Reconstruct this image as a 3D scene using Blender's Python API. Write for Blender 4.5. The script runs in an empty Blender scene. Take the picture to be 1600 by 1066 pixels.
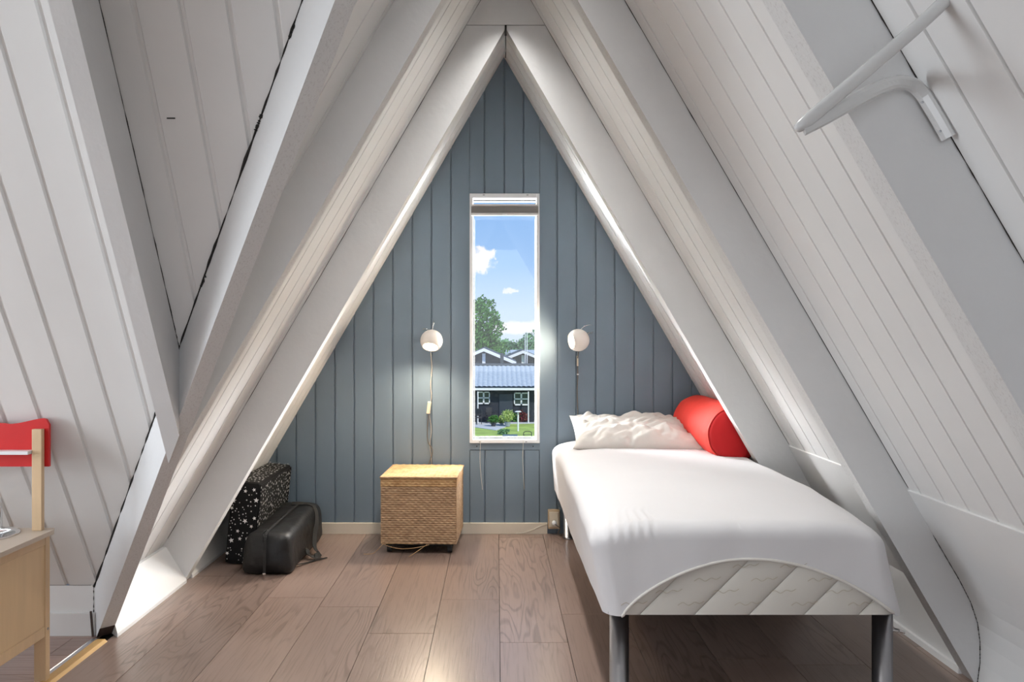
import bpy, bmesh, math, random
from mathutils import Vector, Matrix, noise
random.seed(7)
S = bpy.context.scene
C = S.collection
R = math.radians
T = 1.72                       # tangent of the roof pitch
X0 = 0.037                     # centre line of the room
H = 2.5485                     # ridge of the boarded ceiling
YW = 4.1                       # back wall
# ------------------------------------------------------------------ camera
cam = bpy.data.cameras.new('camera'); camo = bpy.data.objects.new('camera', cam); C.objects.link(camo)
camo.location = (0, 0, 1.0); camo.rotation_euler = (R(90), 0, 0)
cam.sensor_width = 36; cam.lens = 36*1258/1600
cam.shift_x = 24/1600; cam.shift_y = -6/1600
cam.clip_start = 0.02; cam.clip_end = 600
S.camera = camo
# ------------------------------------------------------------------ view
S.view_settings.view_transform = 'Standard'; S.view_settings.look = 'None'
S.view_settings.gamma = 1; S.view_settings.use_curve_mapping = False
S.view_settings.exposure = 0.12
# ------------------------------------------------------------------ node helper
def N(nt, t, **kw):
    n = nt.nodes.new(t)
    for k, v in kw.items():
        if k.startswith('i_'):
            key = k[2:]; key = int(key) if key.isdigit() else key.replace('_', ' ')
            n.inputs[key].default_value = v
        else: setattr(n, k, v)
    return n
def L(nt, a, ao, b, bi): nt.links.new(a.outputs[ao], b.inputs[bi])
# ------------------------------------------------------------------ world: blue sky with two clouds
w = bpy.data.worlds.new('sky'); S.world = w; w.use_nodes = True
nt = w.node_tree; nt.nodes.clear()
out = N(nt, 'ShaderNodeOutputWorld'); bg = N(nt, 'ShaderNodeBackground'); L(nt, bg, 0, out, 0)
tc = N(nt, 'ShaderNodeTexCoord'); sp = N(nt, 'ShaderNodeSeparateXYZ'); L(nt, tc, 'Generated', sp, 0)
cr = N(nt, 'ShaderNodeValToRGB'); L(nt, sp, 'Z', cr, 0)
e = cr.color_ramp.elements
e[0].position = 0.0; e[0].color = (.62, .74, .90, 1); e[1].position = 1.0; e[1].color = (.12, .27, .62, 1)
for p, c in ((.03, (.58, .72, .93, 1)), (.09, (.36, .57, .90, 1)), (.2, (.25, .47, .86, 1))):
    q = e.new(p); q.color = c
cur = cr
nz = N(nt, 'ShaderNodeTexNoise', i_Scale=70.0, i_Detail=6.0, i_Roughness=.62); L(nt, tc, 'Generated', nz, 'Vector')
nzs = N(nt, 'ShaderNodeMath', operation='MULTIPLY_ADD', i_1=.055, i_2=-.0275); L(nt, nz, 0, nzs, 0)
def cloud(dx, dz, rx, rz, op):
    global cur
    d = Vector((dx, 1, dz)).normalized()
    sub = N(nt, 'ShaderNodeVectorMath', operation='SUBTRACT'); L(nt, tc, 'Generated', sub, 0); sub.inputs[1].default_value = d
    mul = N(nt, 'ShaderNodeVectorMath', operation='MULTIPLY'); L(nt, sub, 0, mul, 0); mul.inputs[1].default_value = (1, 1, rx/rz)
    ln = N(nt, 'ShaderNodeVectorMath', operation='LENGTH'); L(nt, mul, 0, ln, 0)
    ad = N(nt, 'ShaderNodeMath', operation='ADD'); L(nt, ln, 'Value', ad, 0); L(nt, nzs, 0, ad, 1)
    mr = N(nt, 'ShaderNodeMapRange'); L(nt, ad, 0, mr, 'Value')
    mr.inputs['From Min'].default_value = rx*1.05; mr.inputs['From Max'].default_value = rx*.55
    mr.inputs['To Max'].default_value = op; mr.interpolation_type = 'SMOOTHSTEP'
    mx = N(nt, 'ShaderNodeMix', data_type='RGBA'); L(nt, mr, 0, mx, 0); L(nt, cur, 2 if cur.bl_idname == 'ShaderNodeMix' else 0, mx, 6)
    mx.inputs[7].default_value = (.93, .92, .93, 1); cur = mx
cloud(-.027, .094, .026, .017, 1.0)
cloud(-.012, .103, .015, .011, .95)
cloud(.018, .058, .011, .004, .7)
cloud(.03, .012, .05, .010, .8)
L(nt, cur, 2, bg, 0); bg.inputs['Strength'].default_value = 1.0
# ------------------------------------------------------------------ lights
def light(name, kind, loc, energy, color, **kw):
    l = bpy.data.lights.new(name, kind); l.energy = energy; l.color = color
    o = bpy.data.objects.new(name, l); C.objects.link(o); o.location = loc
    for k, v in kw.items():
        if k == 'rot': o.rotation_euler = v
        else: setattr(l, k, v)
    return o
light('sun', 'SUN', (5, -5, 20), 3.2, (1, .96, .9), rot=(R(42), 0, R(38)), angle=R(1))
# added fill from behind the viewer, no source seen; daylight by the wing's window
light('gable_fill_light', 'AREA', (0.0, -2.3, 1.35), 20, (.95, .97, 1), rot=(R(90), 0, 0), shape='RECTANGLE', size=1.4, size_y=1.6)
light('wing_daylight', 'AREA', (-3.45, 1.3, 1.15), 54, (.88, .94, 1), rot=(0, R(-90), 0), shape='RECTANGLE', size=1.4, size_y=1.4)
# two area lights added above the view to fill the bays, no lamp there
light('ridge_fill_light', 'AREA', (X0, 2.82, 2.36), 8.5, (1, .985, .96), spread=R(95), shape='RECTANGLE', size=.08, size_y=.7)
light('ridge_fill_light', 'AREA', (X0, 1.80, 2.36), 3.5, (1, .985, .96), spread=R(95), shape='RECTANGLE', size=.08, size_y=.8)
# area lights added outside, beside the narrow window, to strengthen its daylight
for sx_ in (-1, 1):
    light('window_fill_light', 'AREA', (.04+sx_*1.55, 5.0, 1.55), 1150, (.97, .98, 1), rot=(R(82), 0, R(180-sx_*58)), shape='RECTANGLE', size=1.3, size_y=2.4)

# ------------------------------------------------------------------ materials
MATS = {}
def mat(name, col, rough=.5, metal=0, var=0, vscale=6, stretch=(1, 1, 1), bump=0, bscale=80, bstretch=None, spec=None, emit=None, es=1, sheen=0, col2=None, coat=0, sss=0):
    if name in MATS: return MATS[name]
    m = bpy.data.materials.new(name); m.use_nodes = True; nt = m.node_tree
    b = nt.nodes['Principled BSDF']
    b.inputs['Base Color'].default_value = (*col, 1); b.inputs['Roughness'].default_value = rough; b.inputs['Metallic'].default_value = metal
    if spec is not None: b.inputs['Specular IOR Level'].default_value = spec
    if sheen: b.inputs['Sheen Weight'].default_value = sheen
    if coat: b.inputs['Coat Weight'].default_value = coat
    if emit: b.inputs['Emission Color'].default_value = (*emit, 1); b.inputs['Emission Strength'].default_value = es
    tc = N(nt, 'ShaderNodeTexCoord')
    if var or col2:
        mp = N(nt, 'ShaderNodeMapping'); L(nt, tc, 'Object', mp, 0); mp.inputs['Scale'].default_value = stretch
        nz = N(nt, 'ShaderNodeTexNoise', i_Scale=float(vscale), i_Detail=5.0, i_Roughness=.6); L(nt, mp, 0, nz, 'Vector')
        rp = N(nt, 'ShaderNodeValToRGB'); L(nt, nz, 0, rp, 0)
        rp.color_ramp.elements[0].position = .3; rp.color_ramp.elements[1].position = .7
        c2 = col2 or tuple(min(1, c*(1+var)) for c in col); c1 = col if col2 else tuple(c*(1-var) for c in col)
        rp.color_ramp.elements[0].color = (*c1, 1); rp.color_ramp.elements[1].color = (*c2, 1)
        L(nt, rp, 0, b, 'Base Color')
    if bump:
        mp = N(nt, 'ShaderNodeMapping'); L(nt, tc, 'Object', mp, 0); mp.inputs['Scale'].default_value = bstretch or stretch
        nz = N(nt, 'ShaderNodeTexNoise', i_Scale=float(bscale), i_Detail=4.0); L(nt, mp, 0, nz, 'Vector')
        bp = N(nt, 'ShaderNodeBump', i_Strength=bump, i_Distance=.01); L(nt, nz, 0, bp, 'Height'); L(nt, bp, 0, b, 'Normal')
    MATS[name] = m; return m
M_white = mat('white_paint', (.77, .765, .75), .62, var=.025, vscale=3, bump=.06, bscale=25)
M_frame = mat('white_painted_timber', (.71, .71, .705), .6, var=.03, vscale=4, bump=.12, bscale=40)
M_blue = mat('blue_grey_paint', (.17, .225, .275), .42, var=.05, vscale=3, stretch=(1, 1, .3), bump=.08, bscale=30)
M_upvc = mat('white_window_frame', (.82, .83, .84), .35)
M_skirt = mat('cream_skirting', (.70, .63, .52), .45, var=.03)
M_dark = mat('dark_gap', (.02, .018, .016), .9)
M_stain = mat('dark_stained_wood', (.07, .045, .035), .6, var=.2)
M_oak = mat('oak_threshold', (.62, .38, .14), .4, var=.12, stretch=(8, 1, 1), vscale=8)
M_alu = mat('aluminium', (.75, .76, .78), .3, 1)
M_steel = mat('brushed_steel', (.33, .33, .34), .28, 1)
M_steel_d = mat('bed_leg_steel', (.40, .40, .42), .3, 1)
M_chrome = mat('chrome', (.8, .8, .8), .12, 1)
M_birch = mat('birch', (.66, .47, .28), .45, var=.07, stretch=(10, 10, 1), vscale=3, bump=.03)
M_birch_ply = mat('birch_panel', (.70, .50, .29), .45, var=.05, stretch=(1, 10, 1), vscale=3)
M_red = mat('red_board', (.62, .008, .008), .4, var=.03)
M_redvelvet = mat('red_velvet', (.74, .035, .018), .75, var=.10, vscale=5, bump=.1, bscale=30)
M_redcap = mat('dark_red_velvet', (.50, .004, .006), .8, var=.06, vscale=5)
M_sheet = mat('white_cotton_sheet', (.68, .67, .675), .85, var=.012, vscale=4, bump=.10, bscale=9)
M_pillow = mat('white_pillow_cotton', (.60, .565, .52), .85, var=.03, vscale=5, bump=.25, bscale=14)
M_black = mat('black_nylon', (.006, .006, .0065), .50, var=.3, bump=.9, bscale=9)
M_strap = mat('black_webbing', (.012, .012, .012), .7)
M_caseb = mat('black_case_fabric', (.004, .004, .0045), .7, spec=.25)
M_star = mat('silver_star_print', (.75, .74, .72), .5)
M_lampw = mat('white_lamp_shade', (.66, .61, .56), .35, emit=(1, .82, .66), es=.10)
M_bulb = mat('lit_bulb', (1, .9, .7), .5, emit=(1, .80, .52), es=14)
M_cord = mat('grey_cord', (.42, .38, .34), .5)
M_cordd = mat('dark_cord', (.16, .14, .12), .5)
M_switch = mat('cord_switch_plastic', (.68, .60, .47), .4)
M_outlet = mat('socket_plastic', (.50, .38, .25), .4)
M_blind = mat('grey_pleated_fabric', (.62, .60, .58), .8)
M_blindh = mat('blind_rail', (.68, .66, .64), .5)
M_string = mat('string', (.72, .68, .6), .7)
M_rubber = mat('black_rubber', (.015, .015, .015), .6)
M_piping = mat('cream_piping', (.70, .67, .62), .8)
M_stitch = mat('beige_stitching', (.50, .44, .34), .8)
M_bracket = mat('white_enamel', (.66, .66, .65), .22, coat=.3)
M_wicker = mat('wicker', (.29, .175, .095), .62, col2=(.52, .35, .205), vscale=30, stretch=(1, 1, 2.5), bump=.3, bscale=160)
M_wickert = mat('wicker_lid', (.38, .21, .085), .6, col2=(.60, .39, .19), vscale=30, bump=.3, bscale=160)

def rough_mat():
    m = bpy.data.materials.new('rough_sawn_white'); m.use_nodes = True; nt = m.node_tree; b = nt.nodes['Principled BSDF']
    b.inputs['Roughness'].default_value = .7
    tc = N(nt, 'ShaderNodeTexCoord'); mp = N(nt, 'ShaderNodeMapping'); L(nt, tc, 'Object', mp, 0); mp.inputs['Scale'].default_value = (1, 1, .5)
    nz = N(nt, 'ShaderNodeTexNoise', i_Scale=210.0, i_Detail=6.0, i_Roughness=.7); L(nt, mp, 0, nz, 'Vector')
    rp = N(nt, 'ShaderNodeValToRGB'); L(nt, nz, 0, rp, 0)
    rp.color_ramp.elements[0].position = .33; rp.color_ramp.elements[0].color = (.60, .585, .565, 1)
    rp.color_ramp.elements[1].position = .47; rp.color_ramp.elements[1].color = (.74, .735, .72, 1); L(nt, rp, 0, b, 'Base Color')
    bp = N(nt, 'ShaderNodeBump', i_Strength=.6, i_Distance=.004); L(nt, nz, 0, bp, 'Height'); L(nt, bp, 0, b, 'Normal')
    return m
M_rough = rough_mat()

def wood_mat(name, axis, c1, c2, c3, gscale=1.0, rough=.30):
    """plank wood: contour-line grain of a noise stretched along the plank, shifted per plank by the 'pid' attribute"""
    m = bpy.data.materials.new(name); m.use_nodes = True; nt = m.node_tree; b = nt.nodes['Principled BSDF']
    tc = N(nt, 'ShaderNodeTexCoord'); at = N(nt, 'ShaderNodeAttribute', attribute_name='pid')
    mul = N(nt, 'ShaderNodeMath', operation='MULTIPLY', i_1=7.31); L(nt, at, 'Fac', mul, 0)
    cb = N(nt, 'ShaderNodeCombineXYZ'); L(nt, mul, 0, cb, 2); L(nt, mul, 0, cb, axis)
    ad = N(nt, 'ShaderNodeVectorMath', operation='ADD'); L(nt, tc, 'Object', ad, 0); L(nt, cb, 0, ad, 1)
    def mapped(sx, sy):
        mp = N(nt, 'ShaderNodeMapping'); L(nt, ad, 0, mp, 0)
        mp.inputs['Scale'].default_value = (sx, sy, 1) if axis == 1 else (sy, sx, 1); return mp
    mA = mapped(7.5*gscale, .9*gscale)
    nA = N(nt, 'ShaderNodeTexNoise', i_Scale=1.0, i_Detail=2.5, i_Roughness=.45); L(nt, mA, 0, nA, 'Vector')
    k = N(nt, 'ShaderNodeMath', operation='MULTIPLY', i_1=120.0); L(nt, nA, 0, k, 0)
    s = N(nt, 'ShaderNodeMath', operation='SINE'); L(nt, k, 0, s, 0)
    mB = mapped(160, 5)
    nB = N(nt, 'ShaderNodeTexNoise', i_Scale=1.0, i_Detail=4.0); L(nt, mB, 0, nB, 'Vector')
    mC = mapped(3, .6)
    nC = N(nt, 'ShaderNodeTexNoise', i_Scale=1.0, i_Detail=3.0); L(nt, mC, 0, nC, 'Vector')
    # mask where the grain shows
    mD = mapped(2.4, .8); nD = N(nt, 'ShaderNodeTexNoise', i_Scale=1.6, i_Detail=1.0); L(nt, mD, 0, nD, 'Vector')
    mr = N(nt, 'ShaderNodeMapRange', i_1=.45, i_2=.62, i_3=.12, i_4=1.0); L(nt, nD, 0, mr, 0)
    s2 = N(nt, 'ShaderNodeMapRange', i_1=.35, i_2=1.0, i_3=0.0, i_4=.5); L(nt, s, 0, s2, 0)
    g = N(nt, 'ShaderNodeMath', operation='MULTIPLY'); L(nt, s2, 0, g, 0); L(nt, mr, 0, g, 1)
    fb = N(nt, 'ShaderNodeMapRange', i_1=.5, i_2=.72, i_3=0.0, i_4=.40); L(nt, nB, 0, fb, 0)
    tot = N(nt, 'ShaderNodeMath', operation='ADD'); L(nt, g, 0, tot, 0); L(nt, fb, 0, tot, 1)
    mx0 = N(nt, 'ShaderNodeMix', data_type='RGBA'); L(nt, nC, 0, mx0, 0); mx0.inputs[6].default_value = (*c1, 1); mx0.inputs[7].default_value = (*c2, 1)
    mx = N(nt, 'ShaderNodeMix', data_type='RGBA'); mx.clamp_factor = True; L(nt, tot, 0, mx, 0); L(nt, mx0, 2, mx, 6); mx.inputs[7].default_value = (*c3, 1)
    fr = N(nt, 'ShaderNodeMath', operation='FRACT'); m2 = N(nt, 'ShaderNodeMath', operation='MULTIPLY', i_1=3.77); L(nt, at, 'Fac', m2, 0); L(nt, m2, 0, fr, 0)
    hs = N(nt, 'ShaderNodeHueSaturation'); mv = N(nt, 'ShaderNodeMapRange', i_1=0.0, i_2=1.0, i_3=.88, i_4=1.12); L(nt, fr, 0, mv, 0); L(nt, mv, 0, hs, 'Value'); L(nt, mx, 2, hs, 'Color')
    L(nt, hs, 0, b, 'Base Color'); b.inputs['Roughness'].default_value = rough; b.inputs['Coat Weight'].default_value = .25; b.inputs['Coat Roughness'].default_value = .22
    bp = N(nt, 'ShaderNodeBump', i_Strength=.25, i_Distance=.002); bp.invert = True; L(nt, tot, 0, bp, 'Height'); L(nt, bp, 0, b, 'Normal')
    return m
M_floor = wood_mat('grey_brown_laminate', 1, (.30, .215, .178), (.225, .158, .128), (.10, .068, .055))
M_floor2 = wood_mat('pinkish_laminate', 0, (.40, .27, .22), (.36, .24, .20), (.24, .15, .12))

# ------------------------------------------------------------------ mesh helpers
def mesh_obj(name, bm, m=None, parent=None, smooth=False, recalc=True):
    me = bpy.data.meshes.new(name)
    if recalc: bmesh.ops.recalc_face_normals(bm, faces=bm.faces)
    bm.to_mesh(me); bm.free()
    for x in (m if isinstance(m, (list, tuple)) else [m]):
        if x: me.materials.append(x)
    if smooth:
        for p in me.polygons: p.use_smooth = True
    o = bpy.data.objects.new(name, me); C.objects.link(o)
    if parent: o.parent = parent
    return o
def tag(o, label, cat=None, group=None, kind=None):
    o['label'] = label
    if cat: o['category'] = cat
    if group: o['group'] = group
    if kind: o['kind'] = kind
    return o
def struct(name, bm, m, label=None, **k):
    o = mesh_obj(name, bm, m, **k); o['kind'] = 'structure'
    if label: o['label'] = label
    return o
def thing(name, label, cat, loc=(0, 0, 0), rotz=0, group=None):
    o = bpy.data.objects.new(name, None); C.objects.link(o); o.location = loc; o.rotation_euler = (0, 0, rotz)
    o.empty_display_size = .05
    return tag(o, label, cat, group)
def box(bm, x0, x1, y0, y1, z0, z1, mi=0, bev=0):
    vs = [bm.verts.new((x, y, z)) for x in (x0, x1) for y in (y0, y1) for z in (z0, z1)]
    fs = [bm.faces.new([vs[i] for i in q]) for q in ((0, 1, 3, 2), (4, 6, 7, 5), (0, 4, 5, 1), (2, 3, 7, 6), (0, 2, 6, 4), (1, 5, 7, 3))]
    for f in fs: f.material_index = mi
    if bev:
        es = list({e for f in fs for e in f.edges})
        r = bmesh.ops.bevel(bm, geom=es, offset=bev, segments=2, affect='EDGES', profile=.6)
        for f in r['faces']: f.material_index = mi
    return vs
def B(x0, x1, y0, y1, z0, z1, bev=0):
    bm = bmesh.new(); box(bm, x0, x1, y0, y1, z0, z1, 0, bev); return bm
def prism(bm, pts, d, mi=0):
    """extrude the polygon pts (3D) by the vector d"""
    d = Vector(d); a = [bm.verts.new(p) for p in pts]; b = [bm.verts.new(Vector(p)+d) for p in pts]
    n = len(pts); fs = [bm.faces.new(a), bm.faces.new(b[::-1])]
    for i in range(n): fs.append(bm.faces.new((a[i], b[i], b[(i+1) % n], a[(i+1) % n])))
    for f in fs: f.material_index = mi
    return fs
def tube(bm, pts, r, n=10, closed=False, caps=True, mi=0):
    pts = [Vector(p) for p in pts]; rings = []; m = len(pts)
    rr = r if isinstance(r, (list, tuple)) else [r]*m
    up = None
    for i, p in enumerate(pts):
        a = pts[(i-1) % m] if (closed or i) else p; b = pts[(i+1) % m] if (closed or i < m-1) else p
        t = (b-a).normalized()
        if up is None: up = t.orthogonal().normalized()
        up = (up - t*up.dot(t)).normalized(); v = t.cross(up)
        rings.append([bm.verts.new(p + (up*math.cos(2*math.pi*k/n)+v*math.sin(2*math.pi*k/n))*rr[i]) for k in range(n)])
    for i in range(m if closed else m-1):
        A, Q = rings[i], rings[(i+1) % m]
        for k in range(n):
            f = bm.faces.new((A[k], A[(k+1) % n], Q[(k+1) % n], Q[k])); f.material_index = mi
    if caps and not closed: bm.faces.new(rings[0][::-1]).material_index = mi; bm.faces.new(rings[-1]).material_index = mi
def TB(pts, r, n=10, **k):
    bm = bmesh.new(); tube(bm, pts, r, n, **k); return bm
def smooth_path(pts, sub=6):
    pts = [Vector(p) for p in pts]; o = []
    for i in range(len(pts)-1):
        p0 = pts[max(i-1, 0)]; p1 = pts[i]; p2 = pts[i+1]; p3 = pts[min(i+2, len(pts)-1)]
        for k in range(sub):
            t = k/sub
            o.append(.5*((2*p1)+(-p0+p2)*t+(2*p0-5*p1+4*p2-p3)*t*t+(-p0+3*p1-3*p2+p3)*t**3))
    o.append(pts[-1]); return o
def lathe(bm, prof, cx=0, cy=0, n=24, mi=0):
    rings = [[bm.verts.new((cx+r*math.cos(2*math.pi*k/n), cy+r*math.sin(2*math.pi*k/n), z)) for k in range(n)] for r, z in prof]
    for a, b in zip(rings, rings[1:]):
        for k in range(n): bm.faces.new((a[k], a[(k+1) % n], b[(k+1) % n], b[k])).material_index = mi
    if prof[0][0] > 1e-4: bm.faces.new(rings[0][::-1]).material_index = mi
    if prof[-1][0] > 1e-4: bm.faces.new(rings[-1]).material_index = mi
    bmesh.ops.remove_doubles(bm, verts=bm.verts, dist=1e-6)
def orient(bm, loc, axis):
    """take +Z to axis, then move"""
    q = Vector((0, 0, 1)).rotation_difference(Vector(axis).normalized())
    bmesh.ops.transform(bm, matrix=Matrix.Translation(loc) @ q.to_matrix().to_4x4(), verts=bm.verts)
    return bm
def grooved(bm, O, a, b, n, La, t0, t1, grooves, th=.03, gw=.004, gd=.006):
    """boards running along a, laid side by side along b from t0 to t1; n faces the room"""
    O, a, b, n = Vector(O), Vector(a), Vector(b), Vector(n)
    prof = [(t0, 0)]
    for g in sorted(grooves):
        if g-gw > t0+.002 and g+gw < t1-.002:
            prof += [(g-gw, 0), (g-gw*.45, -gd), (g+gw*.45, -gd), (g+gw, 0)]
    prof += [(t1, 0), (t1, -th), (t0, -th)]
    prism(bm, [O+b*t+n*h for t, h in prof], a*La)
def bisect(bm, co, no):
    """drop what lies on the no side"""
    r = bmesh.ops.bisect_plane(bm, geom=bm.verts[:]+bm.edges[:]+bm.faces[:], plane_co=co, plane_no=no, clear_outer=True)
    ed = [g for g in r['geom_cut'] if isinstance(g, bmesh.types.BMEdge)]
    try: bmesh.ops.holes_fill(bm, edges=ed)
    except Exception: pass

# ================================================================== THE SETTING
YV = 2.797          # where the wing's far slope meets the floor
CV = 1.386          # x + y on the centre line of the valley beam
RY = YV - H/T       # ridge of the wing
YB = -2.6; XL = -3.6
cosA = 1/math.sqrt(1+T*T); sinA = T*cosA
D1 = Vector((1, 1, 0)).normalized()
def ginterval(t0, t1, step, off): 
    k = math.ceil((t0-off)/step); r = []
    while off+k*step < t1: r.append(off+k*step); k += 1
    return r
# ---- main ceiling, right slope
Ls = H/sinA + .02
ar = Vector((cosA, 0, -sinA)); nr = Vector((-sinA, 0, -cosA))
al = Vector((-cosA, 0, -sinA)); nl = Vector((sinA, 0, -cosA))
YA1 = 3.34           # back of the frame nearest the wall
HL = 2.428
Lz = (H-.55)/sinA
bm = bmesh.new()
grooved(bm, (X0, 0, H), ar, (0, 1, 0), nr, Ls, YB, YA1, [2.263, 2.141, 2.031, 1.913, 1.805, 1.693]+ginterval(YB, 1.64, .112, 1.58)+ginterval(2.38, 3.3, .116, 2.42))
grooved(bm, (X0, 0, HL), ar, (0, 1, 0), nr, HL/sinA, YA1, YW+.12, ginterval(YA1, YW, .11, 3.37))
struct('ceiling', bm, M_white, 'sloping white boarded ceiling on the right side of the room')
# ---- main ceiling, left slope, cut by the wing
bm = bmesh.new()
grooved(bm, (X0, 0, H), al, (0, 1, 0), nl, Ls, RY-.1, YA1, ginterval(RY-.1, YA1, .116, 2.42))
bisect(bm, (CV, 0, 0), -D1)
b2 = bmesh.new()
grooved(b2, (X0, 0, H), al, (0, 1, 0), nl, Ls, YB, RY+.1, ginterval(YB, RY, .116, .0))
YN = 2*RY-YV         # near slope of the wing at the floor
CN = (X0-H/T) - YN   # x - y on the near valley
bisect(b2, (CN, 0, 0), Vector((-1, 1, 0)).normalized())
me = bpy.data.meshes.new('t'); b2.to_mesh(me); b2.free(); bm.from_mesh(me); bpy.data.meshes.remove(me)
grooved(bm, (X0, 0, HL), al, (0, 1, 0), nl, HL/sinA, YA1, YW+.12, ginterval(YA1, YW, .11, 3.37))
struct('ceiling', bm, M_white, 'sloping white boarded ceiling on the left side, between the paired rafters')
# ---- wing ceiling: far slope and near slope
af = Vector((0, cosA, -sinA)); nf = Vector((0, -sinA, -cosA))
zk = .167
bm = bmesh.new()
wgro = [-1.65+.1055*k for k in range(-16, 18)]
grooved(bm, (0, RY, H), af, (1, 0, 0), nf, (H-zk)/sinA, XL, .3, wgro, gw=.0075)
bisect(bm, (CV, 0, 0), D1)
struct('ceiling', bm, M_white, 'sloping white boarded ceiling of the side wing on the far left')
bm = bmesh.new()
grooved(bm, (0, RY, H), (0, -cosA, -sinA), (1, 0, 0), (0, sinA, -cosA), Ls, XL, .3, wgro)
bisect(bm, (CN, 0, 0), Vector((1, -1, 0)).normalized())
struct('ceiling', bm, M_white)
s1, s2 = 1.352, 1.420
# ---- floor
def planks(bm, pid, x0, x1, y0, y1, along, width, off, joints, length):
    lay = pid; k0 = math.floor(((x0 if along == 'y' else y0)-off)/width); k = k0
    while off+k*width < (x1 if along == 'y' else y1):
        a0 = max(off+k*width, x0 if along == 'y' else y0); a1 = min(off+(k+1)*width, x1 if along == 'y' else y1)
        L0, L1 = (y0, y1) if along == 'y' else (x0, x1)
        j = joints.get(k, L0+random.random()*length)
        while j > L0: j -= length
        while j < L1:
            s, e = max(j, L0), min(j+length, L1)
            if e-s > .01 and a1-a0 > .004:
                g = .0009
                bx = (a0+g, a1-g, s+g, e-g) if along == 'y' else (s+g, e-g, a0+g, a1-g)
                f0 = len(bm.faces); box(bm, *bx, -.012, 0); bm.faces.ensure_lookup_table()
                v = random.random()*10
                for f in bm.faces[f0:]: f[lay] = v
            j += length
        k += 1
bm = bmesh.new(); pid = bm.faces.layers.float.new('pid')
planks(bm, pid, -1.285, 1.6, YB, YW+.02, 'y', .2233, .0108, {-2: 2.717, -1: 3.068, 1: 2.905}, 1.38)
box(bm, -1.3, 1.6, YB, YW+.02, -.05, -.013, 1)
struct('floor', bm, [M_floor, M_dark], 'grey-brown wood plank floor of the main room')
bm = bmesh.new(); pid = bm.faces.layers.float.new('pid')
planks(bm, pid, XL, -1.335, YB, 2.9, 'x', .145, 2.53, {}, 1.2)
box(bm, XL, -1.3, YB, 2.9, -.05, -.013, 1)
struct('floor', bm, [M_floor2, M_dark], 'paler pinkish plank floor of the side wing beyond the threshold')
# threshold strip
bm = bmesh.new()
prism(bm, [(-1.318, .3, -.01), (-1.318, .3, .006), (-1.312, .3, .008), (-1.287, .3, .008), (-1.278, .3, 0), (-1.278, .3, -.01)], (0, 2.345, 0), 0)
prism(bm, [(-1.338, .3, -.01), (-1.338, .3, .003), (-1.336, .3, .005), (-1.334, .3, .003), (-1.328, .3, .003), (-1.325, .3, .005), (-1.319, .3, .005), (-1.319, .3, -.01)], (0, 2.36, 0), 1)
struct('trim_1', bm, [M_oak, M_alu], 'oak and metal threshold strip between the two floors')
# ---- back wall of blue boards, with the slot of the window
s = 1/1258*YW
WX0, WX1, WZ0, WZ1 = -.137, .2185, .462, 1.730
def px(u): return (u-776)*s
bm = bmesh.new(); n = (0, -1, 0)
def wallp(x0, x1, z0, z1, gs): grooved(bm, (0, YW, z0), (0, 0, 1), (1, 0, 0), n, z1-z0, x0, x1, gs, th=.025, gw=.0045, gd=.007)
wallp(-1.75, WX0-.001, 0, 2.62, [px(704.5-30.2*k) for k in range(14)])
wallp(WX1+.001, 1.8, 0, 2.62, [px(870.4+30.0*k) for k in range(14)])
wallp(WX0+.001, WX1-.001, WZ1, 2.62, [px(757), px(788), px(817.8)])
wallp(WX0+.002, WX1-.002, 0, .424, [px(757.5), px(788.3), px(818.8)])
box(bm, WX0-.001, WX1+.001, YW+.002, YW+.025, .4265, WZ0)
for x0, x1, z0, z1 in ((-1.9, WX0, -.2, 2.8), (WX1, 1.95, -.2, 2.8), (WX0, WX1, -.2, WZ0), (WX0, WX1, WZ1, 2.8)):
    box(bm, x0, x1, YW+.0255, YW+.17, z0, z1)
for q in ((px(745), .444), (px(833), .444)):
    lathe_b = bmesh.new(); lathe(lathe_b, [(.003, 0), (.003, .0015), (.0, .0018)], n=10); orient(lathe_b, (q[0], YW+.001, q[1]), (0, -1, 0))
    for f in lathe_b.faces: f.material_index = 1
    me = bpy.data.meshes.new('t'); lathe_b.to_mesh(me); lathe_b.free(); bm.from_mesh(me); bpy.data.meshes.remove(me)
struct('wall_back', bm, [M_blue, M_dark], 'blue-grey vertical board wall around the tall window')
# other walls, behind the viewer and at the end of the wing, each with a window opening
bm = bmesh.new()
for x0, x1, z0, z1 in ((-2, -.75, -.1, 2.8), (.75, 2, -.1, 2.8), (-.75, .75, -.1, .5), (-.75, .75, 2.2, 2.8)): box(bm, x0, x1, YB-.12, YB, z0, z1)
struct('wall_front', bm, M_white)
bm = bmesh.new()
for y0, y1, z0, z1 in ((-.6, RY-.75, -.1, 2.8), (RY+.75, 3.3, -.1, 2.8), (RY-.75, RY+.75, -.1, .4), (RY-.75, RY+.75, 1.85, 2.8)): box(bm, XL-.12, XL, y0, y1, z0, z1)
struct('wall_left', bm, M_white)
# baseboards
struct('baseboard_back', B(-1.33, px(855), YW-.014, YW, 0, .056, .002), M_skirt, 'cream skirting board along the blue wall')
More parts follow.
